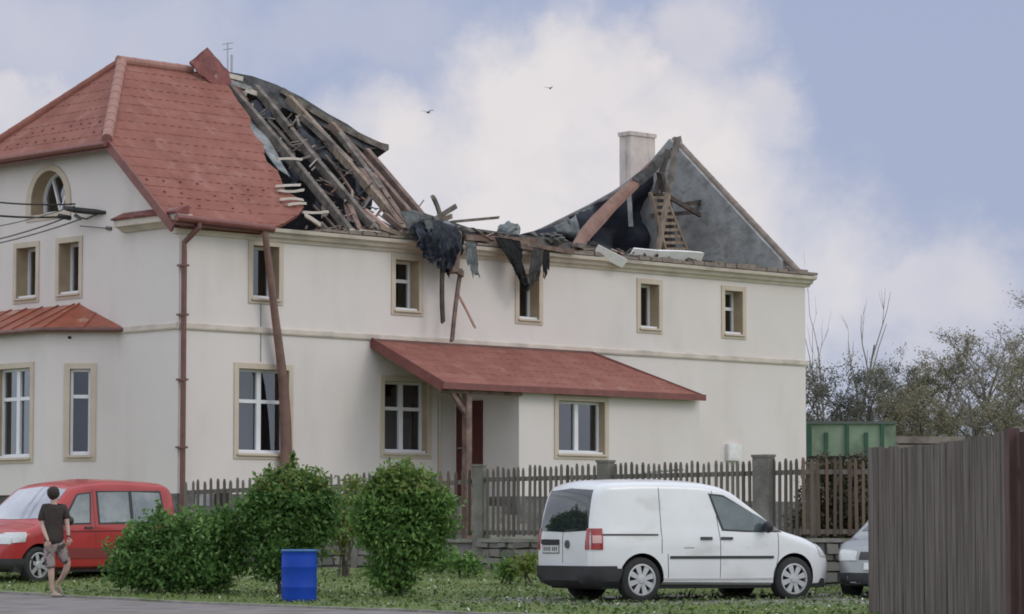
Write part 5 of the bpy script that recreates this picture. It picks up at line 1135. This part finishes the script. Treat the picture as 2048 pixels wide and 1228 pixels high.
# ------------------------------------------------------------------ shrubs
bark = mat('bark', (.05, .04, .03), .95, (.12, .10, .08), 6, .6, 20)
lg = two_sided_leaf('shrub_leaf', [(.060, .135, .035), (.105, .21, .050), (.155, .28, .068), (.25, .37, .12)], .4)
lg2 = two_sided_leaf('dark_shrub_leaf', [(.055, .13, .038), (.095, .20, .052), (.145, .27, .070), (.24, .36, .13)], .42)
lgold = two_sided_leaf('yellow_green_leaf', [(.11, .18, .035), (.17, .24, .05), (.22, .26, .08), (.12, .13, .05)], .35)
def shrub(px, py, D, lumps, nleaf, m, label, group=None, ls=(.03, .06), seed=1, m2=None, stems=9, name='shrub', cat='shrub'):
    b = at(px, py, D); g = gz(D); root = empty(name, (b.x, D, g), 0, label, cat, group); sc = F/D; r = np.random.default_rng(seed); rr = random.Random(seed)
    C = np.array([((x-px)/sc, rr.uniform(-.15, .15)*0+dy, (HOR-y)/sc+ZC-g) for x, y, rx, ry, dy in lumps]); RR = np.array([(rx/sc, rx/sc*.95, ry/sc) for x, y, rx, ry, dy in lumps])
    wgt = (RR[:, 0]*RR[:, 2])**1.0; wgt /= wgt.sum()
    # small clumps of leaves on the surface of each lump
    nleaf = int(nleaf*1.35); nc = nleaf//52; li = r.choice(len(C), nc, p=wgt); dv = r.normal(size=(nc, 3)); dv /= np.linalg.norm(dv, axis=1)[:, None]
    rad = r.uniform(.40, 1.16, nc)**.8; rad[r.random(nc) < .06] *= 1.13; cc = C[li]+RR[li]*dv*rad[:, None]
    cc = cc[cc[:, 2] > .03]; nc = len(cc)
    ci = r.integers(0, nc, nleaf); k = r.normal(size=(nleaf, 3))*np.array([.10, .10, .08]); Pp = cc[ci]+k
    Pp[:, 2] = np.maximum(Pp[:, 2], .02)
    ns = nleaf//14; li2 = r.choice(len(C), 26, p=wgt); sd2 = r.normal(size=(26, 3)); sd2[:, 2] = np.abs(sd2[:, 2])+.4; sd2 /= np.linalg.norm(sd2, axis=1)[:, None]
    p0 = C[li2]+RR[li2]*sd2*.95; q_ = r.integers(0, 26, ns); tt = r.uniform(0, 1, ns)
    if len(Pp) > 2000: Pp[:ns] = p0[q_]+(sd2[q_]*.5+np.array([0, 0, .5]))*(r.uniform(.08, .30, 26)[q_]*tt)[:, None]+r.normal(size=(ns, 3))*.022
    s = r.uniform(ls[0], ls[1], nleaf); a = r.normal(size=(nleaf, 3)); a /= np.linalg.norm(a, axis=1)[:, None]
    up = r.normal(size=(nleaf, 3))*.7+np.array([0, 0, 1.0]); bb = np.cross(a, up); bb /= np.linalg.norm(bb, axis=1)[:, None]
    V = np.stack([Pp-a*s[:, None], Pp-bb*s[:, None]*.5, Pp+a*s[:, None], Pp+bb*s[:, None]*.5], 1)
    if m2 is not None:
        top = Pp[:, 2] > np.quantile(Pp[:, 2], .80); pick = top & (r.random(nleaf) < .55)
        tri_mesh('foliage', V[~pick], m, 4, root); o = tri_mesh('foliage', V[pick], m2, 4, root); o['label'] = 'yellow-green leaves towards the top'
    else: tri_mesh('foliage', V, m, 4, root)
    mb = MB()
    for i in range(stems):
        t = cc[rr.randrange(nc)]; st = Vector((rr.uniform(-.12, .12), rr.uniform(-.1, .1), -.05)); en = Vector(t)
        mid = st.lerp(en, .5)+Vector((rr.uniform(-.08, .08), rr.uniform(-.08, .08), .08)); mb.tube([st, mid, en], [.022, .014, .005], 5)
    o = mb.build('stem', bark, root); return root
gs = 'green shrubs on the verge'
shrub(295, 1172, 49.6, [(285, 1110, 60, 52, 0), (320, 1070, 45, 45, .1), (255, 1130, 40, 40, 0), (340, 1120, 60, 50, .1), (310, 1135, 70, 38, 0)], 9000, lg2, 'low dark green shrub nearest the red car', gs, seed=11)
shrub(415, 1175, 49.4, [(410, 1080, 62, 60, 0), (430, 1120, 55, 52, 0), (375, 1120, 55, 50, .1), (455, 1090, 45, 52, .2), (400, 1140, 65, 34, 0)], 10000, lg2, 'low dark green shrub between the red car end and the barrel', gs, seed=12, m2=lg)
shrub(570, 1182, 49.2, [(578, 1012, 66, 58, 0), (524, 1040, 36, 46, 0), (628, 1036, 34, 48, .1), (575, 1078, 64, 46, .1), (560, 1115, 52, 38, .1), (592, 962, 30, 26, 0), (548, 978, 28, 26, 0), (652, 1010, 20, 34, .2), (622, 972, 20, 26, .1), (504, 1012, 20, 28, 0)], 19000, lg2, 'tall dark green shrub right behind the blue barrel', gs, seed=13, m2=lgold, stems=14)
shrub(790, 1188, 48.0, [(802, 1000, 58, 52, 0), (760, 1040, 36, 46, 0), (848, 1042, 42, 50, 0), (800, 1088, 58, 50, 0), (786, 1145, 36, 36, 0), (800, 958, 30, 24, 0), (752, 996, 22, 28, 0), (876, 1012, 22, 32, .1), (856, 1090, 26, 32, 0), (772, 970, 22, 22, 0), (840, 974, 20, 24, 0), (892, 1055, 14, 22, 0), (724, 1030, 12, 20, 0)], 19000, lg, 'tall green shrub narrowing to its foot right of the barrel', gs, seed=14, m2=lgold, stems=14)
shrub(690, 1120, 54.5, [(695, 1030, 22, 50, 0), (675, 1060, 22, 40, 0), (705, 985, 14, 24, 0)], 1100, lgold, 'loose yellow-green bush between the two tall shrubs', None, seed=15)
# small weeds at the foot of the fence
for k, (px, py, D) in enumerate(((880, 1135, 55.5), (1060, 1140, 52.0), (930, 1142, 54.2), (1010, 1150, 52.5))):
    shrub(px, py, D, [(px, py-14, 22, 12, 0)], 350, lgold if k == 1 else lg, ['weed tuft at the wall foot beside the narrow-footed shrub', 'yellowish weed tuft beside the van bumper', 'weed tuft below the narrow concrete post', 'weed tuft midway between narrow post and van'][k], 'weeds along the wall', seed=30+k, stems=2, name='weed_tuft', cat='weed')
hb = two_sided_leaf('brown_hedge_leaf', [(.045, .040, .025), (.075, .065, .04), (.10, .09, .05), (.06, .07, .03)], .1)
for k, (px, D) in enumerate(((1645, 56.5), (1700, 57.5), (1765, 56.0), (1830, 57.0))):
    shrub(px, 1120, D, [(px, 1010, 42, 85, 0), (px-15, 1060, 40, 60, .2), (px+20, 970, 30, 50, 0)], 4200, hb, ['brown hedge bush behind the pickets just right of the house corner', 'brown hedge bush behind the pickets above the silver car', 'brown hedge bush hidden by the left end of the plank fence', 'brown hedge bush behind the plank fence under the timber'][k], 'hedge bushes behind the pickets', seed=40+k, stems=12, name='hedge_bush', cat='hedge')

# ------------------------------------------------------------------ trees
trunkm = mat('grey_bark', (.16, .145, .13), .95, (.28, .26, .235), 4, .3, 20)
def tree(px, D, ytop, label, group, seed, spread=.55, levels=4, leaves=0, lm=None, lean=0, r0=.09, dens=1.0, low=.25, name='bare_tree', up=.25, lsz=(.02, .048), bk=None):
    r = random.Random(seed); g = gz(D); X = (px-1024)/F*D; H = (HOR-ytop)/F*D+ZC-g; root = empty(name, (X, D, g), 0, label, 'tree', group)
    mb = MB(); tw = MB(); tips = []
    def grow(p, d, L_, rad, lv):
        n = 4 if lv < 2 else 3; pts = [p]; dd = d.copy()
        for i in range(n):
            dd = (dd+Vector((r.gauss(0, .13), r.gauss(0, .13), r.gauss(0, .08)+up*.25))).normalized(); pts.append(pts[-1]+dd*L_/n)
        rads = [rad*(1-.75*i/n) for i in range(n+1)]
        mb.tube(pts, rads, 7 if lv == 0 else (5 if lv < 2 else 3), cap=False)
        if lv >= levels-1: tips.extend(pts[1:])
        if lv < levels:
            nb = int((r.randint(5, 7) if lv == 0 else r.randint(3, 5))*dens)
            for k in range(nb):
                t = r.uniform(low if lv == 0 else .2, 1.0); i = min(int(t*n), n-1); q = pts[i].lerp(pts[i+1], t*n-i)
                ax = Vector((r.gauss(0, 1), r.gauss(0, 1), r.gauss(0, .25))).normalized(); nd = (dd*(1-spread)+ax*spread+Vector((0, 0, up))).normalized()
                grow(q, nd, L_*r.uniform(.42, .68)*(1.1-.35*t), rad*(1-.75*t)*.62+.004, lv+1)
    grow(Vector((0, 0, -.1)), Vector((lean, 0, 1)).normalized(), H*(.80 if levels < 4 else .68), r0, 0)
    mb.build('trunk', bk or trunkm, root)
    if leaves:
        leaves = int(leaves*1.15); rn = np.random.default_rng(seed); T = np.array([tuple(t) for t in tips]); ci = rn.integers(0, len(T), leaves); Pp = T[ci]+rn.normal(size=(leaves, 3))*.10
        s = rn.uniform(lsz[0], lsz[1], leaves); a = rn.normal(size=(leaves, 3)); a /= np.linalg.norm(a, axis=1)[:, None]; bb = np.cross(a, rn.normal(size=(leaves, 3))); bb /= np.linalg.norm(bb, axis=1)[:, None]
        tri_mesh('crown', np.stack([Pp-a*s[:, None], Pp-bb*s[:, None]*.5, Pp+a*s[:, None], Pp+bb*s[:, None]*.5], 1), lm, 4, root)
    return root
lo1 = two_sided_leaf('olive_bud', [(.15, .135, .085), (.22, .20, .12), (.30, .275, .18), (.18, .155, .11)], .25)
lo2 = two_sided_leaf('dark_needle', [(.06, .065, .05), (.10, .105, .08), (.15, .145, .115)], .15)
tree(1702, 100, 588, 'tall bare forked tree above the green trailer', None, 51, spread=.35, levels=3, r0=.10, dens=.62, low=.45, up=.5)
tree(1664, 104, 600, 'slender bare tree beside the right wall of the house', None, 52, spread=.3, levels=3, r0=.07, dens=.5, low=.4, lean=-.06, up=.5)
tree(1640, 96, 690, 'low bare tree closest to the house wall', None, 53, spread=.6, levels=4, r0=.08, leaves=700, lm=lo2)
barkd = mat('dark_bark', (.085, .075, .065), .95, (.16, .145, .125), 4, .3, 20)
tg = 'bare spring trees behind the plank fence'
for i, (px, D, yt, sd_, lv, nl, lab) in enumerate([
    (1625, 94, 700, 70, 4, 3000, 'low dark twiggy tree touching the right wall of the house'), (1655, 90, 700, 71, 4, 3200, 'low dark twiggy tree over the left half of the green trailer'), (1715, 91, 695, 72, 4, 3200, 'low dark twiggy tree under the tall forked one'), (1820, 102, 690, 73, 4, 1800, 'thin twiggy tree in the gap left of the broad olive tree'), (1970, 100, 660, 74, 4, 1800, 'thin twiggy tree under the tallest dark one'),
    (1680, 92, 695, 54, 4, 2800, 'low dark twiggy tree right above the green trailer'), (1735, 95, 680, 55, 4, 3000, 'twiggy tree above the right end of the green trailer'),
    (1790, 98, 668, 56, 4, 3000, 'olive budding tree just right of the green trailer'), (1845, 94, 645, 57, 4, 4200, 'broad olive budding tree over the timber stack'),
    (1900, 99, 655, 58, 4, 4200, 'olive tree, second from the tall dark one at the right'), (1950, 92, 640, 59, 4, 3600, 'olive tree beside the tall dark one at the right'),
    (1985, 101, 575, 60, 4, 2200, 'tallest dark bare tree near the right edge'), (2030, 96, 600, 61, 4, 2500, 'tall tree cut by the right edge of the view'),
    (2060, 90, 650, 62, 4, 2500, 'lower tree just outside the right edge'), (1765, 90, 700, 63, 4, 3200, 'low bushy tree at the left end of the timber stack'),
    (1870, 88, 740, 64, 4, 3500, 'low bushy tree standing behind the timber stack'), (1930, 88, 735, 65, 4, 3500, 'low bushy tree behind the plank fence, right of the timber stack'),
    (2000, 87, 740, 66, 4, 3500, 'low bushy tree behind the plank fence post')]):
    tree(px, D, yt, lab, tg, sd_, spread=.62, levels=lv, leaves=nl, lm=lo2 if px < 1745 else lo1, r0=.13, dens=1.22, low=.12, up=.12, bk=barkd, name='budding_tree')

# ------------------------------------------------------------------ green trailer and timber behind the house
gp1 = mat('green_panel', (.20, .27, .19), .8, (.29, .36, .26), 1.5, .2, 10, stain=((.13, .17, .12), 1.5, .52, .7, (1, 1, .6)))
gp2 = mat('dark_green_frame', (.02, .075, .045), .6, (.035, .10, .06), 2)
Dt = 80; t0_ = at(1600, 912, Dt); t1_ = at(1792, 912, Dt); tz = at(0, 848, Dt).z
tr = empty('green_trailer', ((t0_.x+t1_.x)/2, Dt+1.1, gz(Dt)), 0, 'green high-sided trailer standing beyond the right end of the house', 'trailer')
hx = (t1_.x-t0_.x)/2; zb_ = t0_.z-gz(Dt); zt_ = tz-gz(Dt)
mb = MB(); mb.box((-hx, -1.1, zb_), (hx, -1.04, zt_)); mb.box((-hx, 1.04, zb_), (hx, 1.1, zt_)); mb.box((-hx, -1.037, zb_), (-hx+.06, 1.037, zt_)); mb.box((hx-.06, -1.037, zb_), (hx, 1.037, zt_)); mb.box((-hx+.063, -1.037, zb_), (hx-.063, 1.037, zb_+.08)); mb.build('side_panel', gp1, tr)
for k, x in enumerate((-hx+.2, -hx*.45, -.02, hx*.38, hx-.35)):
    mb = MB(); mb.box((x-.045, -1.17, zb_-.02), (x+.045, -1.103, zt_-(.0 if k % 2 == 0 else .22))); mb.build('rib', gp2, tr)
mb = MB(); mb.box((-hx-.02, -1.16, zt_), (hx+.02, -1.0, zt_+.07)); mb.build('top_rail', mat('grey_green_rail', (.10, .12, .11), .7), tr)
mb = MB(); mb.box((-hx, -1.12, zb_-.14), (hx, 1.1, zb_-.005)); mb.box((-hx*.95, -.5, zb_-.45), (hx*.95, .5, zb_-.145))
for x in (-hx*.6, hx*.6): mb.box((x-.12, -.7, .40), (x+.12, .7, zb_-.455)); mb.box((x-.06, -.83, .48), (x+.06, .83, .60))
mb.build('chassis', rimd, tr)
mb = MB(); mb.box((-hx-.02, -1.13, zb_+.0), (-hx+.30, -1.103, zt_-.05)); mb.build('end_panel', gp2, tr)
for x in (-hx*.6, hx*.6):
    for y in (-.95, .95): wheel(tr, x, y, .54, .25, -1 if y < 0 else 1, 6, 'few')
logm = mat('old_timber', (.15, .12, .105), .9, (.26, .22, .19), 3, .6, 20)
for r_ in range(9):
    for c_ in range(3):
        p = at(1788+c_*4+random.uniform(-6, 6), 900, 84+c_*.45); q = at(1955+random.uniform(-20, 15)-r_*4, 900, 84+c_*.45)
        z = gz(84)+.13+r_*.235; mb = MB(); mb.beam((p.x, p.y, z), (q.x, q.y, z+random.uniform(-.02, .02)), .36, .19, seg=3, bend=random.uniform(-.02, .02), jag=.06)
        thing(mb, 'timber_beam', logm, '%s beam in the %s row of the old timber stack' % (('front', 'middle', 'rear')[c_], ('bottom', 'second', 'third', 'fourth', 'fifth', 'sixth', 'seventh', 'eighth', 'top')[r_]), 'timber', 'stacked old timber beams')
# birds
bird_m = mat('bird', (.12, .12, .12), .9)
def bird(px, py, D, s, tilt, label):
    c = at(px, py, D); mb = MB()
    mb.tube([(-.16*s, 0, 0), (-.08*s, 0, .01), (0, 0, 0), (.10*s, 0, .0), (.17*s, 0, .015)], [.006, .03*s, .045*s, .028*s, .006], 6)
    for q in (-1, 1): mb.add([(.06*s, 0, .02*s), (-.06*s, 0, .02*s), (-.10*s, q*.22*s, .08*s), (-.16*s, q*.42*s, .03*s), (-.04*s, q*.25*s, .09*s), (.06*s, 0, .03*s), (-.06*s, 0, .03*s), (-.10*s, q*.22*s, .09*s), (-.16*s, q*.42*s, .035*s), (-.04*s, q*.25*s, .10*s)], [(0, 1, 2, 4), (4, 2, 3), (5, 9, 7, 6), (9, 8, 7)])
    o = mb.build('bird', bird_m); o.location = c; o.rotation_euler = (0, tilt, R(60)); tag(o, label, 'bird')
bird(1100, 177, 110, .55, R(10), 'small dark bird flying high above the collapsed roof'); bird(856, 225, 150, 1.15, R(-5), 'faint wide-winged bird lower in the sky on the left')

# ------------------------------------------------------------------ the man
skin = mat('skin', (.42, .27, .22), .6, (.50, .34, .28), 6); shirt_m = mat('dark_brown_shirt', (.028, .022, .018), .9, (.045, .036, .03), 5)
short_m = mat('patterned_shorts', (.06, .045, .042), .9, (.30, .24, .23), 9, contrast=(.42, .55), detail=2); hair_m = mat('dark_hair', (.025, .018, .014), .8); shoe_m = mat('pale_sandal', (.35, .29, .25), .8)
def skin_mesh(name, chains, m, parent, sub=2, rx=1.0):
    """chains: lists of (x,y,z,r); a vertex given as an int index in the first slot joins that earlier vertex"""
    V_ = []; E_ = []; Rr = []; roots = []
    for ch in chains:
        prev = None
        for c in ch:
            if isinstance(c, int): prev = c; continue
            V_.append(c[:3]); Rr.append(c[3:]); i = len(V_)-1
            if prev is None: roots.append(i)
            else: E_.append((prev, i))
            prev = i
    me = bpy.data.meshes.new(name); me.from_pydata(V_, E_, []); o = bpy.data.objects.new(name, me); COL.objects.link(o); o.parent = parent
    md = o.modifiers.new('skin', 'SKIN'); md.use_smooth_shade = True
    sv = me.skin_vertices[0].data
    for i, r_ in enumerate(Rr): sv[i].radius = (r_[0], r_[-1])
    for i in roots: sv[i].use_root = True
    ss = o.modifiers.new('sub', 'SUBSURF'); ss.levels = ss.render_levels = sub
    bpy.context.view_layer.update(); dg = bpy.context.evaluated_depsgraph_get(); m2 = bpy.data.meshes.new_from_object(o.evaluated_get(dg))
    o.modifiers.clear(); o.data = m2; m2.materials.clear(); m2.materials.append(m)
    for p in m2.polygons: p.use_smooth = True
    return o
pb = at(107, 1197, 48.4)
man = empty('person', (pb.x, 48.4, gz(48.4)), 0, 'man in dark t-shirt and patterned shorts walking past the red car', 'person')
# coordinates: x to the right of the picture, y away from the camera, z up; he faces right and away
J = dict(pel=(0, 0, .93), sp=(-.005, 0, 1.12), ch=(-.015, 0, 1.29), nk=(-.01, .0, 1.45), hd=(-.005, .01, 1.55), tp=(-.005, .015, 1.66))
# left arm (picture left), right arm (picture right)
chains = [[(*J['pel'], .115, .09), (*J['sp'], .105, .08), (*J['ch'], .12, .085), (-.012, 0, 1.40, .08, .07), (*J['nk'], .052), (*J['hd'], .068), (*J['tp'], .072)],
 [2, (-.15, -.02, 1.385, .062), (-.185, -.03, 1.24, .048), (-.175, -.05, 1.10, .040), (-.125, -.10, .98, .034), (-.085, -.13, .90, .026), (-.065, -.145, .855, .030, .018)],
 [2, (.13, .05, 1.385, .062), (.175, .04, 1.25, .048), (.195, .02, 1.12, .041), (.215, -.01, 1.01, .034), (.225, -.02, .94, .026), (.23, -.025, .895, .030, .018)],
 [0, (-.07, 0, .86, .095), (-.065, -.01, .68, .078), (-.045, 0, .49, .055), (-.04, .01, .36, .056), (-.03, .02, .20, .040), (-.02, .03, .085, .034), (.03, .05, .045, .034), (.11, .09, .03, .024)],
 [0, (.075, .02, .86, .095), (.14, .05, .70, .076), (.205, .08, .52, .055), (.17, .12, .41, .054), (.10, .18, .30, .040), (.03, .24, .22, .034), (.03, .27, .15, .032), (.07, .31, .08, .022)]]
def fingers(wx, wy, wz, s):
    out_ = []
    for k, (dx, L_) in enumerate(((-.024, .058), (-.008, .066), (.009, .062), (.025, .050))):
        out_.append([(wx+dx, wy, wz+.01, .009), (wx+dx*1.1, wy-.006, wz-.035, .0085), (wx+dx*1.1+.004*s, wy+.004, wz-.035-L_*.5, .008), (wx+dx+.008*s, wy+.018, wz-.035-L_, .006)])
    out_.append([(wx-.02*s, wy, wz+.02, .010), (wx-.045*s, wy-.004, wz-.01, .0095), (wx-.048*s, wy+.006, wz-.045, .007)])
    return out_
chains += fingers(-.062, -.147, .85, 1)+fingers(.231, -.026, .89, -1)
# face: nose, ears, chin
chains += [[(.04, .05, 1.575, .016), (.072, .085, 1.56, .012)], [(.055, -.035, 1.565, .014), (.066, -.048, 1.572, .010)], [(-.06, .05, 1.565, .014), (-.078, .055, 1.572, .010)], [(.02, .035, 1.515, .035), (.042, .06, 1.50, .020)]]
skin_mesh('body', chains, skin, man)
for (ex, ey) in ((.062, .045), (.022, .082)):
    mb = MB(); mb.lathe([(.001, -.008), (.007, -.004), (.008, 0), (.007, .004), (.001, .008)], 'z', 8, (ex, ey, 1.585)); mb.build('eye', hair_m, man, True)
mb = MB(); mb.tube([(.062, .052, 1.525), (.055, .072, 1.523), (.035, .085, 1.525)], .005, 5); mb.build('mouth', mat('lips', (.25, .10, .09), .6), man)
skin_mesh('t_shirt', [[(-.0, 0, .80, .165, .135), (-.0, 0, .90, .165, .135), (-.005, 0, 1.0, .163, .128), (-.005, 0, 1.12, .155, .118), (-.015, 0, 1.30, .165, .125), (-.012, 0, 1.40, .11, .09), (-.01, 0, 1.445, .065)],
   [4, (-.155, -.02, 1.375, .082), (-.188, -.03, 1.25, .073), (-.188, -.04, 1.16, .070)], [4, (.135, .05, 1.375, .082), (.175, .042, 1.26, .073), (.185, .035, 1.19, .068)]], shirt_m, man)
skin_mesh('shorts', [[(0, 0, .90, .15, .12), (0, 0, .83, .14, .115)], [1, (-.075, 0, .76, .105), (-.07, -.01, .62, .095), (-.05, -.005, .43, .085)], [1, (.085, .025, .76, .105), (.14, .055, .66, .092), (.20, .08, .50, .083)]], short_m, man)
0 and skin_mesh('hair', [[(-.015, -.012, 1.585, .092), (-.010, -.008, 1.655, .094), (-.005, .008, 1.69, .066)], [(-.04, -.035, 1.51, .060), (-.03, -.036, 1.58, .080)], [(.02, -.045, 1.57, .05), (.015, -.04, 1.62, .06)]], hair_m, man)
bm = bmesh.new(); bmesh.ops.create_icosphere(bm, subdivisions=3, radius=1); wr = wrink(5, 3)
for q in bm.verts:
    n_ = q.co.copy(); k = 1+wr(n_.x*3, n_.z*3+n_.y)*.35; q.co = Vector((-.018+n_.x*.098*k, -.020+n_.y*.098*k, 1.615+n_.z*(.115 if n_.z < 0 else .10)*k))
me = bpy.data.meshes.new('hair'); bm.to_mesh(me); bm.free(); me.materials.append(hair_m); o = bpy.data.objects.new('hair', me); COL.objects.link(o); o.parent = man
for p in me.polygons: p.use_smooth = True
skin_mesh('shoe', [[(-.045, .02, .045, .042, .036), (.03, .05, .038, .046, .034), (.12, .095, .03, .038, .024)]], shoe_m, man)
skin_mesh('shoe', [[(.02, .25, .19, .038), (.045, .285, .12, .044, .034), (.085, .33, .045, .034, .024)]], shoe_m, man)
mb = MB(); mb.lathe([(.030, -.012), (.036, 0), (.030, .012)], 'z', 14, (.227, -.022, .945)); mb.build('wristband', cblack, man)
for o in bpy.data.objects:      # every labelled top-level object that is not ground, sky or loose matter is a thing
    if o.parent is None and 'category' in o and 'kind' not in o: o['kind'] = 'thing'
